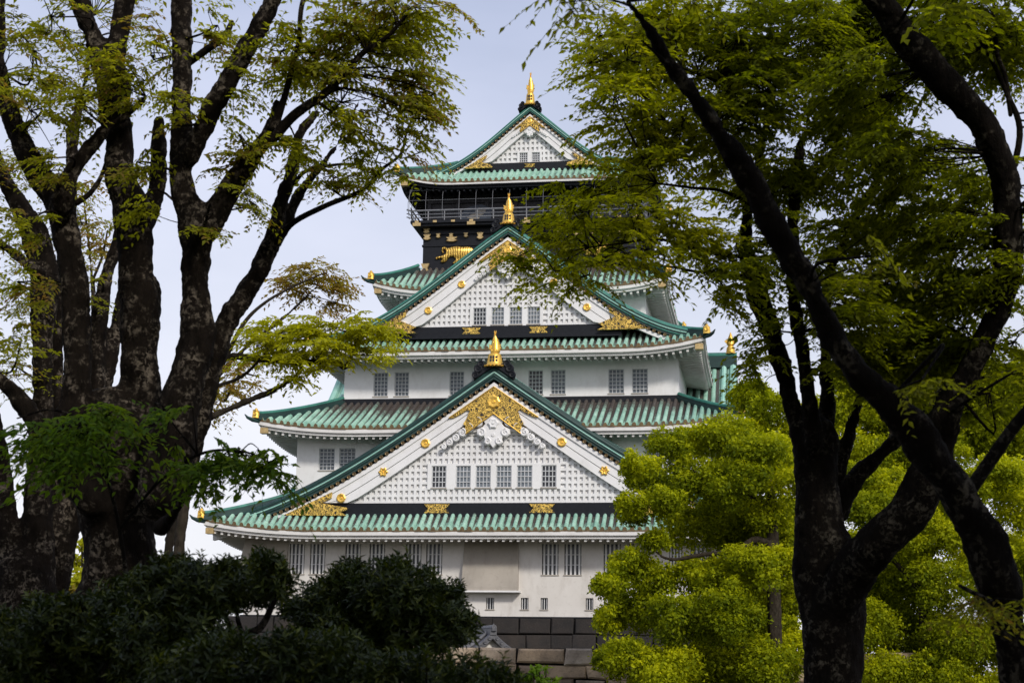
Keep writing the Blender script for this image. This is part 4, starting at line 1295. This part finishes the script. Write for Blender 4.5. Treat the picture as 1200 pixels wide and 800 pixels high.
A.limb([(90, 238, 8), (106, 226, 7), (118, 208, 6), (124, 190, 4)], YA - .4, seg=6)
clA = [(430, 45, 95, 42, 18.0, 1.2, 50), (370, 70, 60, 40, 18, 1, 26), (490, 95, 40, 42, 17.8, .8, 34), (510, 110, 26, 16, 17.8, .5, 12), (500, 140, 22, 26, 17.8, .5, 12), (440, 20, 80, 30, 17.6, 1, 26), (505, 25, 40, 26, 17.6, .8, 14),
       (330, 60, 50, 40, 18.2, 1, 16), (400, 120, 60, 30, 18.2, 1, 20), (350, 170, 50, 30, 18.4, 1, 12), (440, 160, 40, 28, 18.2, .8, 12), (390, 205, 50, 18, 19.3, .6, 10), (440, 190, 34, 14, 19.0, .6, 8), (495, 178, 22, 5, 18.6, .4, 4),
       (290, 100, 40, 40, 18, 1, 10), (300, 240, 26, 26, 18.3, .8, 6), (270, 190, 26, 30, 18, .7, 6),
       (130, 85, 30, 40, 17.9, .4, 20), (40, 60, 50, 45, 18, 1.5, 22), (35, 130, 45, 40, 18, 1.2, 18), (90, 120, 30, 30, 18, 1, 10), (180, 70, 35, 45, 18.5, 1.5, 13), (160, 190, 22, 14, 17.8, .3, 7), (205, 120, 18, 30, 17.4, .4, 7), (60, 185, 26, 20, 17.8, .5, 7),
       (30, 262, 26, 30, 17.8, .8, 9), (160, 240, 20, 20, 17.6, .3, 5), (20, 330, 30, 40, 18.6, .8, 9), (25, 400, 30, 30, 18.6, .8, 7), (255, 30, 30, 30, 18, 1, 10), (60, 20, 60, 25, 18, 1.2, 14), (290, 170, 30, 16, 17.6, .5, 6), (250, 250, 16, 18, 17.5, .5, 4)]
clA = [(*c[:6], max(2, int(c[6] * (.5 if c[0] > 470 else .72)))) for c in clA]
A.pads(clA, leaf_len=.076, size=.52, droop=.4, stems=6, per=14)
# crown above the picture
A.pads([(RNG.uniform(-250, 560), RNG.uniform(-420, -60), 100, 60, RNG.uniform(15, 21), 2.0, 6) for _ in range(7)], leaf_len=.11, size=.8, stems=5, per=12)
A.finish('zelkova_leaf', width=.48)

# low dark fresh sprays in front of that trunk come from its lower shoots
A2 = Tree('zelkova_sapling', 'low leafy shoots with fresh drooping green leaves across the thick trunk', bark_='shade_bark')
A2.limb([(150, 690, 6), (140, 620, 5), (120, 540, 5), (95, 495, 4), (60, 480, 3), (20, 490, 2)], 15.5, seg=6, rough=.02, to_ground=True)
A2.limb([(140, 620, 4), (190, 560, 4), (240, 530, 4), (290, 530, 3), (325, 548, 2)], 15.5, -.6, seg=6, rough=.02)
A2.pads([(70, 500, 56, 20, 15.0, .7, 13), (30, 510, 40, 20, 15, .6, 7), (130, 485, 40, 18, 15.2, .5, 9), (190, 475, 20, 8, 15.2, .3, 3), (120, 525, 36, 10, 15, .4, 4), (50, 536, 22, 12, 14.8, .4, 4)], leaf_len=.095, size=.5, droop=.75, stems=5, per=11)
A2.pads([(270, 533, 50, 12, 15.0, .5, 11), (312, 538, 24, 12, 14.9, .4, 5), (232, 545, 20, 16, 15.1, .4, 5), (330, 560, 10, 12, 14.9, .3, 2), (238, 566, 16, 10, 15, .3, 2)], leaf_len=.095, size=.42, droop=.6, stems=5, per=11)
A2.finish('fresh_leaf')

SLIM = .95
# ---- second, many-stemmed zelkova at the left edge
B = Tree('zelkova_tree', 'dark tree with several close stems at the left edge behind the massive zelkova')
YB = 25.0
B.limb([(38, 800, 110), (34, 740, 96), (30, 690, 78), (30, 660, 66)], YB, seg=16, to_ground=True)
B.limb([(15, 690, 44), (10, 640, 34), (6, 590, 28), (0, 540, 26), (-15, 470, 24), (-40, 380, 20)], YB, seg=10)
B.limb([(45, 680, 46), (44, 620, 38), (46, 560, 34), (50, 500, 30), (50, 450, 26), (49, 400, 27), (52, 350, 36), (52, 320, 36), (40, 275, 36), (22, 240, 26), (8, 215, 22), (-15, 160, 20), (-30, 80, 14)], YB, seg=12)
B.limb([(62, 690, 40), (76, 640, 28), (92, 590, 26), (104, 530, 24), (112, 470, 22), (114, 420, 22), (117, 370, 22), (125, 325, 18), (135, 290, 16), (150, 230, 14)], YB + .6, seg=10)
B.limb([(60, 640, 30), (66, 560, 24), (68, 480, 20), (66, 400, 18), (72, 320, 18), (82, 250, 17), (84, 190, 17), (86, 150, 18), (95, 118, 10), (104, 70, 6), (110, 20, 5)], YB + .5, seg=10)
B.limb([(125, 455, 16), (132, 410, 17), (140, 360, 14), (152, 300, 10)], YB + .8, seg=8)
B.limb([(48, 320, 16), (20, 300, 14), (0, 285, 12), (-30, 260, 10)], YB - .3, seg=8)
B.pads([(20, 340, 40, 50, 24, 1.5, 12), (20, 430, 36, 40, 24, 1.2, 8), (95, 260, 40, 40, 25.5, 1.2, 8), (60, 200, 50, 40, 25, 1.5, 9), (20, 200, 30, 40, 25, 1, 7), (110, 330, 14, 26, 25, .4, 4), (90, 70, 40, 40, 25, 1.5, 8), (150, 40, 40, 40, 25.5, 1.5, 6)], leaf_len=.08, size=.7, stems=5, per=12)
B.pads([(RNG.uniform(-300, 250), RNG.uniform(-350, 0), 110, 60, RNG.uniform(23, 27), 2.0, 8) for _ in range(14)], leaf_len=.13, size=1.0, stems=5, per=12)
B.pads([(RNG.uniform(-340, -30), RNG.uniform(0, 470), 70, 60, RNG.uniform(23, 27), 2.0, 7) for _ in range(16)], leaf_len=.11, size=.9, stems=5, per=12)
B.finish('zelkova_leaf')

# ---- slender young tree in the gap, yellow green with rusty new leaves
Cc = Tree('young_tree', 'slender young tree with bright yellow green leaves in front of the castle eaves', bark_='camphor_bark')
YC = 34.0
Cc.limb([(205, 700, 16), (215, 600, 14), (232, 505, 12), (262, 482, 9), (300, 466, 8), (330, 452, 7), (356, 433, 5)], YC, seg=8, to_ground=True)
Cc.limb([(218, 560, 10), (236, 480, 9), (262, 422, 9), (300, 420, 9), (345, 424, 8), (392, 424, 8), (404, 430, 7), (412, 416, 4), (420, 396, 3)], YC, seg=8)
Cc.limb([(262, 425, 6), (285, 380, 5), (310, 355, 4), (345, 335, 3), (380, 320, 2)], YC, seg=6)
Cc.limb([(236, 480, 7), (250, 455, 5), (285, 440, 4), (320, 405, 3), (345, 385, 2)], YC, seg=6)
Cc.pads([(330, 390, 60, 22, YC, 1.2, 22), (390, 385, 60, 20, YC - .3, 1.2, 24), (370, 415, 60, 18, YC - .3, 1.2, 20), (440, 385, 34, 10, YC - .4, .8, 9), (440, 412, 30, 10, YC - .4, .8, 7), (300, 405, 36, 24, YC, 1.2, 13), (345, 440, 20, 10, YC - .3, .5, 4)],
        leaf_len=.13, size=.75, droop=.3, stems=6, per=13)
Cc.finish('lit_leaf')
Cr = Tree('young_tree', 'thin young tree with rusty brown new leaves above the yellow green one', bark_='camphor_bark')
Cr.limb([(190, 700, 14), (205, 600, 11), (228, 500, 9), (250, 450, 8), (285, 410, 6), (335, 370, 5), (372, 335, 3)], YC + 4, seg=8, to_ground=True)
Cr.limb([(250, 450, 5), (262, 470, 4), (280, 440, 3), (300, 440, 2)], YC + 4, seg=6)
Cr.pads([(365, 318, 46, 14, YC + 4, 1.2, 17), (400, 330, 22, 16, YC + 4, .8, 8), (340, 335, 36, 14, YC + 4, 1, 10), (395, 355, 12, 24, YC + 4, .6, 5), (265, 435, 40, 34, YC + 4, 1.2, 12), (250, 470, 30, 24, YC + 4, 1, 7), (290, 455, 30, 14, YC + 4, .8, 5)],
        leaf_len=.13, size=.75, droop=.3, stems=5, per=11)
Cr.finish('rusty_leaf')

Cq = Tree('young_tree', 'thin rusty leaved tree showing between the left trunks high up', bark_='camphor_bark')
Cq.limb([(106, 720, 14), (108, 560, 10), (112, 420, 8), (108, 330, 6), (102, 270, 4), (98, 230, 3)], YC + 2, seg=7, to_ground=True)
Cq.limb([(108, 330, 4), (120, 300, 3), (126, 270, 2)], YC + 2, seg=6)
Cq.pads([(100, 262, 28, 32, YC + 2, 1.2, 9), (112, 300, 20, 20, YC + 2, 1, 6), (100, 215, 16, 18, YC + 2, 1, 3)], leaf_len=.13, size=.7, droop=.3, stems=5, per=11)
Cq.finish('rusty_leaf')

# ---- large tree right of the castle
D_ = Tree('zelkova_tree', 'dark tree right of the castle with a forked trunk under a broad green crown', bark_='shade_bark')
YD = 18.0
SLIM = .92
D_.limb([(977, 860, 84), (975, 800, 72), (976, 720, 82), (968, 660, 84), (960, 620, 66), (957, 575, 56), (956, 530, 60), (952, 500, 58)], YD, seg=18, to_ground=True)
D_.limb([(940, 520, 30), (927, 470, 24), (914, 420, 26), (900, 380, 28), (888, 345, 30), (878, 310, 22), (874, 270, 18), (880, 220, 16), (895, 160, 14), (908, 100, 13), (916, 60, 12), (930, 0, 10), (950, -80, 8)], YD, .5, seg=12)
D_.limb([(954, 520, 26), (948, 465, 21), (938, 400, 18), (931, 350, 20), (928, 300, 19), (930, 250, 18), (934, 200, 18), (938, 170, 13), (948, 150, 8), (958, 135, 6), (985, 100, 5), (1010, 75, 4), (1034, 55, 3)], YD - .3, seg=10)
D_.limb([(960, 150, 6), (985, 140, 5), (1020, 118, 4), (1070, 108, 3)], YD - .3, seg=6)
D_.limb([(966, 520, 28), (969, 465, 21), (967, 410, 18), (970, 360, 15), (975, 310, 16), (985, 290, 14), (1005, 250, 15), (1028, 215, 15), (1040, 180, 12), (1050, 140, 8), (1060, 100, 5)], YD + .6, seg=10)
D_.limb([(975, 560, 32), (992, 520, 20), (1000, 490, 17), (1010, 460, 13), (1022, 420, 10), (1030, 380, 6)], YD + .5, seg=9)
D_.limb([(975, 600, 44), (994, 570, 28), (1020, 543, 22), (1050, 514, 20), (1085, 478, 16), (1110, 450, 12), (1130, 400, 8)], YD + .7, seg=10)
D_.limb([(978, 735, 44, .5), (986, 700, 54, .45), (1008, 660, 56, .25), (1036, 628, 54), (1068, 596, 56), (1090, 556, 54), (1098, 515, 46), (1110, 480, 40), (1134, 440, 34), (1154, 395, 32), (1174, 352, 33), (1182, 300, 40), (1180, 240, 38), (1172, 190, 40), (1148, 140, 40), (1105, 95, 44), (1062, 48, 42), (1042, 18, 38), (1020, -10, 34), (985, -60, 28), (950, -140, 20)], YD - .6, -2.2, seg=16)
D_.limb([(1184, 135, 6), (1178, 90, 7), (1168, 60, 6), (1165, 10, 5), (1160, -40, 4)], YD - 1, seg=6)
D_.limb([(1172, 250, 10), (1195, 160, 9), (1180, 110, 7), (1150, 45, 5)], YD - 1, seg=6)
# fine dark branches crossing in front of the castle
D_.limb([(905, 335, 12), (880, 305, 7), (838, 297, 5), (808, 290, 4), (770, 280, 4), (730, 285, 3), (690, 290, 2)], YD - .2, -1, seg=6)
D_.limb([(890, 345, 8), (862, 322, 5), (815, 318, 4), (780, 312, 3), (720, 310, 3), (690, 312, 2), (650, 318, 2)], YD - .2, -1, seg=6)
D_.limb([(900, 250, 8), (850, 225, 5), (810, 220, 4), (770, 215, 3)], YD - .2, -.8, seg=6)
D_.limb([(905, 160, 8), (880, 120, 5), (850, 100, 4), (800, 80, 3)], YD, -.8, seg=6)
D_.limb([(830, 155, 5), (790, 150, 4), (760, 118, 3), (745, 105, 2)], YD - .5, seg=6)
clD = []
def fill(px, py, rx, ry, n, Y=None, dY=1.2): clD.append((px, py, rx, ry, Y if Y else YD - .8 + RNG.uniform(-1, 1), dY, n))
for p in ((700, 40, 36, 32, 14), (690, 75, 30, 16, 9), (735, 70, 40, 32, 18), (720, 110, 40, 18, 14), (700, 125, 26, 10, 6), (770, 100, 42, 36, 20), (745, 150, 44, 18, 16), (800, 140, 40, 34, 18), (765, 185, 50, 20, 18), (740, 205, 40, 12, 10),
          (700, 215, 44, 14, 13), (660, 240, 42, 12, 12), (690, 250, 46, 14, 14), (630, 262, 22, 8, 5), (740, 245, 40, 20, 16), (800, 260, 46, 18, 16), (660, 285, 44, 16, 14), (710, 280, 40, 16, 13), (640, 318, 40, 10, 9), (690, 322, 40, 10, 10), (740, 300, 40, 14, 12),
          (780, 300, 30, 14, 9), (835, 285, 36, 22, 11), (872, 320, 32, 22, 11), (856, 345, 20, 10, 4), (888, 385, 18, 22, 6), (600, 305, 14, 6, 2), (880, 430, 24, 12, 5)):
    fill(*p)
for p in ((800, 30, 60, 36, 30), (870, 40, 60, 40, 32), (850, 110, 50, 40, 26), (850, 180, 50, 40, 26), (900, 110, 50, 50, 28), (940, 40, 60, 40, 30), (1000, 40, 60, 40, 28), (980, 110, 60, 40, 28), (960, 200, 60, 40, 24), (1040, 120, 50, 40, 22), (1080, 40, 60, 40, 24),
          (1140, 50, 60, 50, 24), (1190, 60, 40, 60, 16), (1080, 180, 50, 36, 20), (1020, 190, 50, 36, 20), (1130, 210, 40, 40, 16), (1000, 270, 60, 36, 24), (1060, 260, 60, 36, 24), (1110, 290, 50, 40, 22), (1040, 330, 60, 36, 26), (1000, 360, 50, 36, 22), (1100, 350, 50, 36, 24),
          (1150, 330, 40, 40, 16), (1060, 400, 60, 36, 26), (1010, 420, 50, 26, 14), (1110, 420, 46, 30, 18), (1190, 400, 40, 50, 16), (1060, 450, 50, 14, 9), (1160, 460, 40, 24, 8), (900, 210, 40, 30, 14), (915, 280, 36, 36, 12), (900, 20, 60, 30, 22), (1010, 15, 80, 25, 24), (1120, 15, 80, 25, 24), (760, 20, 60, 26, 20), (960, 330, 30, 40, 10)):
    fill(*p)
clD = [(*c[:6], max(2, int(c[6] * (.5 if c[0] < 800 and c[1] > 195 else .85 if c[0] < 760 else 1.1 if c[0] < 890 else 1.55)))) for c in clD]
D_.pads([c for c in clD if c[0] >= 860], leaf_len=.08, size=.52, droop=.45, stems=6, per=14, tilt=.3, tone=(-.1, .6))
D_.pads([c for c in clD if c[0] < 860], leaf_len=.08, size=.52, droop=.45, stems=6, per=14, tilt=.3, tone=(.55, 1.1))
D_.pads([(RNG.uniform(620, 1500), RNG.uniform(-420, -40), 100, 60, RNG.uniform(12.5, 20), 2.0, 7) for _ in range(9)], leaf_len=.12, size=.85, stems=5, per=12)
D_.pads([(RNG.uniform(1230, 1600), RNG.uniform(-40, 450), 90, 60, RNG.uniform(13, 20), 2.0, 10) for _ in range(14)], leaf_len=.11, size=.85, stems=5, per=12)
D_.pads([(RNG.uniform(900, 1450), RNG.uniform(-380, -60), 110, 60, RNG.uniform(13, 19), 2.0, 9) for _ in range(12)], leaf_len=.12, size=.85, stems=5, per=12)
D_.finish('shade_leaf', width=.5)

# ---- leaning dark tree crossing in front on the right
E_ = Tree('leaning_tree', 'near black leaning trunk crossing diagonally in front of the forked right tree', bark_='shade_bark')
YE = 11.0
SLIM = .84
E_.limb([(1205, 860, 66), (1190, 790, 50), (1184, 740, 46), (1176, 700, 58), (1166, 665, 66), (1150, 625, 58), (1125, 585, 56), (1092, 532, 56), (1056, 486, 54), (1010, 442, 40), (978, 396, 40), (957, 352, 38), (930, 305, 38), (904, 258, 40), (876, 205, 42), (855, 175, 36), (832, 140, 30), (810, 108, 25), (780, 70, 25), (763, 38, 20), (742, 10, 14), (720, -12, 12), (690, -40, 10)], YE, -.8, seg=16, to_ground=True)
E_.limb([(1128, 585, 24), (1146, 560, 20), (1168, 528, 20), (1195, 492, 18), (1230, 450, 16), (1270, 380, 12)], YE, seg=9)
E_.limb([(742, 8, 5), (715, 0, 3), (690, 0, 2), (655, 4, 1.2)], YE - .8, seg=6)
E_.limb([(785, 78, 10), (768, 62, 5), (752, 48, 3)], YE - .7, seg=6)
E_.pads([(1165, 705, 40, 12, 10.3, .4, 7), (1020, 300, 30, 10, 10, .4, 2), (1080, 445, 26, 8, 10, .4, 2)], leaf_len=.06, size=.4, stems=5, per=12, droop=.5)
E_.pads([(RNG.uniform(560, 900), RNG.uniform(-260, -30), 60, 40, RNG.uniform(9, 11.5), 1.0, 5) for _ in range(5)], leaf_len=.075, size=.5, stems=5, per=12)
E_.finish('zelkova_leaf')

SLIM = 1.0
# ---- camphor trees: rounded yellow green clumps
def camphor(label, Y, lobes, branches, trunk_px, per_area=165, ll=.10, dY=2.0, leafmat='camphor_leaf'):
    T = Tree('camphor_tree', label, 'camphor trees beside the castle', bark_='camphor_bark')
    T.limb([(trunk_px[0], trunk_px[1] + 60, 22), *[(x, y, 18 - 2 * i) for i, (x, y) in enumerate(trunk_px[2])]], Y, seg=10, to_ground=True)
    for b in branches: T.limb(b, Y, -1.0, seg=7)
    L = []
    for px, py, r in lobes:
        Yq = Y + RNG.uniform(-dY, dY) * .8
        q = at(px, py, Yq); L.append((*q, r * .92 * Yq / FPX))
    for px, py, r in lobes[::2]:
        q = at(px + RNG.uniform(-12, 12), py + RNG.uniform(-6, 14), Y + 2.6); L.append((*q, r * 1.1 * Y / FPX))
    root = T.finish('camphor_leaf')
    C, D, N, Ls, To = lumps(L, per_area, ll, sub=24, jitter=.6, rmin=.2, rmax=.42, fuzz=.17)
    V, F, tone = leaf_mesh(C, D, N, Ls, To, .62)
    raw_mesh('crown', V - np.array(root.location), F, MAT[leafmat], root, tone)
    return root
camphor('bright yellow green camphor tree overlapping the right end of the castle', 56,
        [(752, 545, 26), (785, 525, 30), (815, 518, 26), (850, 512, 36), (885, 530, 36), (820, 562, 40), (865, 570, 42), (742, 592, 22), (775, 590, 30), (800, 622, 36), (845, 615, 44), (895, 610, 40), (738, 600, 16), (768, 636, 22), (733, 662, 26), (765, 675, 34), (712, 688, 20), (825, 680, 42), (875, 675, 46),
         (750, 716, 40), (715, 728, 24), (795, 728, 44), (850, 728, 46), (905, 720, 40), (712, 775, 20), (735, 775, 34), (780, 790, 44), (830, 785, 46), (890, 785, 46), (925, 760, 34), (925, 640, 30), (925, 570, 30), (920, 605, 30), (914, 665, 34), (926, 705, 30), (915, 545, 24), (905, 740, 34)],
        [[(908, 640, 11), (885, 632, 9), (862, 645, 8), (820, 650, 6), (785, 655, 5), (760, 640, 3)], [(906, 600, 10), (890, 585, 8), (865, 572, 7), (842, 562, 4)], [(908, 690, 10), (880, 688, 8), (850, 705, 6), (820, 720, 4)], [(880, 582, 8), (850, 570, 7), (822, 560, 5), (810, 548, 3)]],
        (908, 860, [(908, 760), (907, 700), (906, 640), (904, 590), (900, 545), (892, 520)]))
camphor('yellow green camphor tree seen between the forked trunk and the leaning trunk', 62,
        [(1018, 600, 34), (1050, 575, 34), (1000, 640, 30), (1062, 640, 40), (1105, 625, 38), (1128, 575, 36), (1170, 560, 36), (1195, 600, 40), (1010, 560, 30), (1085, 590, 34), (1050, 690, 44), (1100, 690, 44), (1160, 660, 40), (1180, 700, 44), (1010, 740, 44), (1060, 745, 46), (1110, 750, 46), (1165, 760, 46), (1010, 690, 36), (1030, 795, 40), (1090, 800, 44), (1150, 800, 40), (1215, 660, 44)],
        [[(1085, 700, 9), (1060, 670, 7), (1030, 640, 5)], [(1085, 660, 8), (1110, 620, 6), (1130, 590, 4)]], (1085, 880, [(1085, 780), (1085, 720), (1084, 660), (1080, 610), (1074, 570)]))
camphor('taller duller camphor tree rising behind the forked trunk', 80,
        [(880, 470, 26), (905, 485, 30), (880, 505, 24), (935, 500, 34), (925, 540, 34), (975, 490, 36), (1015, 480, 38), (1055, 500, 40), (1100, 480, 40), (1145, 490, 40), (1185, 470, 40), (1000, 530, 36), (1050, 540, 40), (1105, 530, 40), (1160, 520, 40), (1205, 520, 40), (960, 560, 36), (1210, 440, 40), (1130, 440, 34), (1060, 450, 36), (1000, 450, 30)],
        [[(1040, 620, 8), (1010, 560, 6), (980, 520, 4)], [(1040, 600, 8), (1090, 540, 6), (1130, 500, 4)]], (1040, 900, [(1040, 760), (1040, 680), (1040, 620), (1042, 560), (1046, 500)]), per_area=95, ll=.125)

# small green shrub and red-leaved shrub far behind, between the left trunks
def bush(name, label, Y, lobes, mat, ll, per, cat='shrub', sub=9, base_px=None):
    L = []
    for px, py, r in lobes:
        q = at(px, py, Y + RNG.uniform(-.5, .5)); L.append((*q, r * Y / FPX))
    L = np.array(L); b = np.array([L[:, 0].mean(), Y, 0])
    root = thing(name, label, cat, b)
    C, D, N, Ls, To = lumps(L, per, ll, sub=sub)
    V, F, tone = leaf_mesh(C, D, N, Ls, To, .6)
    raw_mesh('foliage', V - b, F, MAT[mat], root, tone)
    st = MB()
    for x, y, z, r in L[:6]:
        st.tube(np.array([[x * .3 + b[0] * .7, Y, -.1], [x * .7 + b[0] * .3, Y, z * .5], [x, y, z]]) - b, [.08, .06, .03], 6)
    st.build('stems', MAT['camphor_bark'], root)
    return root
bush('garden_shrub', 'fresh green shrub glimpsed far off between the two left trunks', 50, [(90, 660, 12), (96, 640, 9), (88, 684, 14), (80, 700, 14), (100, 676, 12), (188, 668, 9), (192, 680, 10), (190, 700, 12)], 'lit_leaf', .14, 90)
bush('garden_shrub', 'small reddish leaved shrub glimpsed far off beside the left trunks', 48, [(82, 694, 8), (76, 702, 8), (90, 700, 7)], 'rusty_leaf', .12, 90)
bush('garden_shrub', 'green shrub at the far left edge behind the close stems', 46, [(4, 680, 12), (0, 700, 14), (6, 640, 9), (-10, 660, 16)], 'lit_leaf', .14, 80)

# ---- dark evergreen shrubs along the bottom
def whorl_bush(name, label, Y, lobes, stems, shoots=(), ll=.068, dens=460, dY=.5):
    b0 = at(lobes[0][0], 800, Y); b = np.array([b0[0], Y, 0.0])
    root = thing(name, label, 'shrub', b)
    C, D, N, L_, T = [], [], [], [], []
    def shoot(p, d, n, tone, sc=1.0):
        d = d / np.linalg.norm(d)
        a = np.cross(d, RNG.normal(0, 1, 3)); a /= np.linalg.norm(a); c = np.cross(d, a)
        an = np.arange(n) * 2.4 + RNG.uniform(0, 6)
        o = np.cos(an)[:, None] * a + np.sin(an)[:, None] * c
        h = np.linspace(-.05, .035, n)[:, None] * sc
        C.append(p + d * h); D.append(d * RNG.uniform(.35, 1.1, n)[:, None] + o); N.append(d - o * .6 + RNG.normal(0, .15, (n, 3)))
        L_.append(ll * sc * RNG.uniform(.65, 1.2, n)); T.append(np.clip(tone + RNG.normal(0, .15, n), 0, 1))
    ragged = [(px + r * .95 * math.cos(a), py - r * .8 * abs(math.sin(a)), r * RNG.uniform(.22, .42)) for px, py, r in lobes for a in RNG.uniform(0, math.pi, 2)]
    for px, py, r in [(a, b, c * .93) for a, b, c in lobes] + ragged:
        c = at(px, py, Y + RNG.uniform(-dY, dY)); rr_ = r * Y / FPX
        n = int(dens * 4 * math.pi * rr_ ** 2)
        q = RNG.normal(0, 1, (n, 3)); q /= np.linalg.norm(q, axis=1)[:, None]
        for i in range(n):
            f = RNG.uniform(.55, 1.2)
            p = c + q[i] * rr_ * f * [1, 1, .85]
            shoot(p, q[i] + [0, 0, .7] + RNG.normal(0, .3, 3), RNG.integers(6, 10), .95 if RNG.random() < .07 else RNG.uniform(.05, .7))
    for px, py, py2 in shoots:
        p0, p1 = at(px, py2, Y - .3), at(px, py, Y - .3)
        for f in np.linspace(.1, 1, 6): shoot(p0 + (p1 - p0) * f, np.array([RNG.normal(0, .15), RNG.normal(0, .15), 1.0]), 7, .8, .85)
    V, F, tone = leaf_mesh(*[np.concatenate(x) for x in (C, D, N, L_, T)], width=.34)
    raw_mesh('foliage', V - b, F, MAT['shrub_leaf'], root, tone)
    st = MB()
    for s_ in stems:
        P = limb_path(s_, Y); P0 = P[0].copy(); 
        P = np.vstack([[(b[0] * .4 + P0[0] * .6, Y, -.1, P0[3] * 1.3)], P])
        st.tube(P[:, :3] - b, P[:, 3], 7)
    for px, py, py2 in shoots: st.tube(np.array([at(px, py2 + 20, Y - .3), at(px, py, Y - .3)]) - b, [.006, .003], 4)
    st.build('stems', MAT['shade_bark'], root)
    return root
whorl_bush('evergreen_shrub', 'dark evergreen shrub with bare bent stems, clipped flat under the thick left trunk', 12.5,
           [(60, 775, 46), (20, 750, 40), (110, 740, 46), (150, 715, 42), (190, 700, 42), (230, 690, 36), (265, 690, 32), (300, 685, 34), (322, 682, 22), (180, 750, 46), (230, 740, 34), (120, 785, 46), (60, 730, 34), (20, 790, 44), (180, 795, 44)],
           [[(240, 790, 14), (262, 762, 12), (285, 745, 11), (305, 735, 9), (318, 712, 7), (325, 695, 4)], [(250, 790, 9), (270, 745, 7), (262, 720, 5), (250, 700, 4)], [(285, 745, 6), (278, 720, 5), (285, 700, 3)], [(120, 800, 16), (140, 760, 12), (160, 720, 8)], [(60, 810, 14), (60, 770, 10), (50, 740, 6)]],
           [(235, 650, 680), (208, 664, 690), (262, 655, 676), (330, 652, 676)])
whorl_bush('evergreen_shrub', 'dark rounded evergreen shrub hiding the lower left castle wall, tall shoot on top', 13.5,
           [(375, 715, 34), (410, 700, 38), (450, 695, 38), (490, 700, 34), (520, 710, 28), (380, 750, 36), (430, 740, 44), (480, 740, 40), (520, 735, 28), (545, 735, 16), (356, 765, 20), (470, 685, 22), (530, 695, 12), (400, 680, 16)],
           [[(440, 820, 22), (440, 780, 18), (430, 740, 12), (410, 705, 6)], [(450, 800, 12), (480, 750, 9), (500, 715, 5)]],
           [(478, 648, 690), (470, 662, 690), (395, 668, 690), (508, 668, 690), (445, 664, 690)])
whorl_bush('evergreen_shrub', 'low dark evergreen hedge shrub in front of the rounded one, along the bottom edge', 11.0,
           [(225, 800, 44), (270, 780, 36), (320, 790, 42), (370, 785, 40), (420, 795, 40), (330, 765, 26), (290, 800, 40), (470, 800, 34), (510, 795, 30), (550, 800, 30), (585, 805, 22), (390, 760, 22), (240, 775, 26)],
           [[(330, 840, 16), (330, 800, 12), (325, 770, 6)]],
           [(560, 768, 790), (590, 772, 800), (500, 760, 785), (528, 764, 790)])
# bright sprig in front of the stone wall
bush('garden_shrub', 'light green sprig growing at the foot of the tan stone wall', 55, [(625, 788, 9), (636, 800, 10), (615, 800, 9), (650, 803, 8), (640, 785, 5)], 'fresh_leaf', .16, 60)

# ---- unseen trees added around the viewer: their canopy shades the foreground
def shade_tree():
    root = thing('added_shade_tree', 'unseen tree added near the viewer to shade the foreground', 'tree', (0, 0, 0), 0, 'unseen trees added for shade')
    t = MB()
    t.tube([(0, 0, -.2), (.1, 0, 2), (0, .1, 5), (.2, 0, 9)], [.45, .34, .28, .15], 12)
    for k in range(7):
        a = k * 2.4; z0 = 3.5 + k * .6
        t.tube([(0, 0, z0), (1.6 * math.cos(a), 1.6 * math.sin(a), z0 + 1.6), (4 * math.cos(a), 4 * math.sin(a), z0 + 3)], [.16, .1, .04], 8)
    t.build('trunk', MAT['zelkova_bark'], root, smooth=True)
    n = 42000
    q = RNG.normal(0, 1, (n, 3)); q /= np.linalg.norm(q, axis=1)[:, None]
    f = RNG.uniform(.15, 1, n) ** .45
    lump = 1 + .12 * np.sin(q[:, 0] * 7) * np.sin(q[:, 1] * 6 + 1) + .1 * np.sin(q[:, 2] * 9)
    P = q * (f * lump)[:, None] * [6.2, 6.2, 5.2] + [0, 0, 9.6]
    V, F, tone = leaf_mesh(P, RNG.normal(0, 1, (n, 3)), RNG.normal(0, .6, (n, 3)) + [0, 0, 1], np.full(n, .2), RNG.random(n), .6)
    raw_mesh('crown', V, F, MAT['shade_leaf'], root, tone)
    return root
s0 = shade_tree()
for i, (x, y, rz, sc) in enumerate(((-8, 2.5, 0, 1.0), (5.2, 2.5, 1.2, .92), (-20, 3, 4.0, 1.1), (-1, -9, 5.2, 1.1), (12, -9, 3.3, 1.1), (-13, -10, .7, 1.15))):
    if i == 0: o = s0
    else:
        o = s0.copy(); COL.objects.link(o)
        for ch in s0.children:
            c = ch.copy(); COL.objects.link(c); c.parent = o
    o.location = (x, y, 0); o.rotation_euler = (0, 0, rz); o.scale = (sc, sc, sc * 1.12)
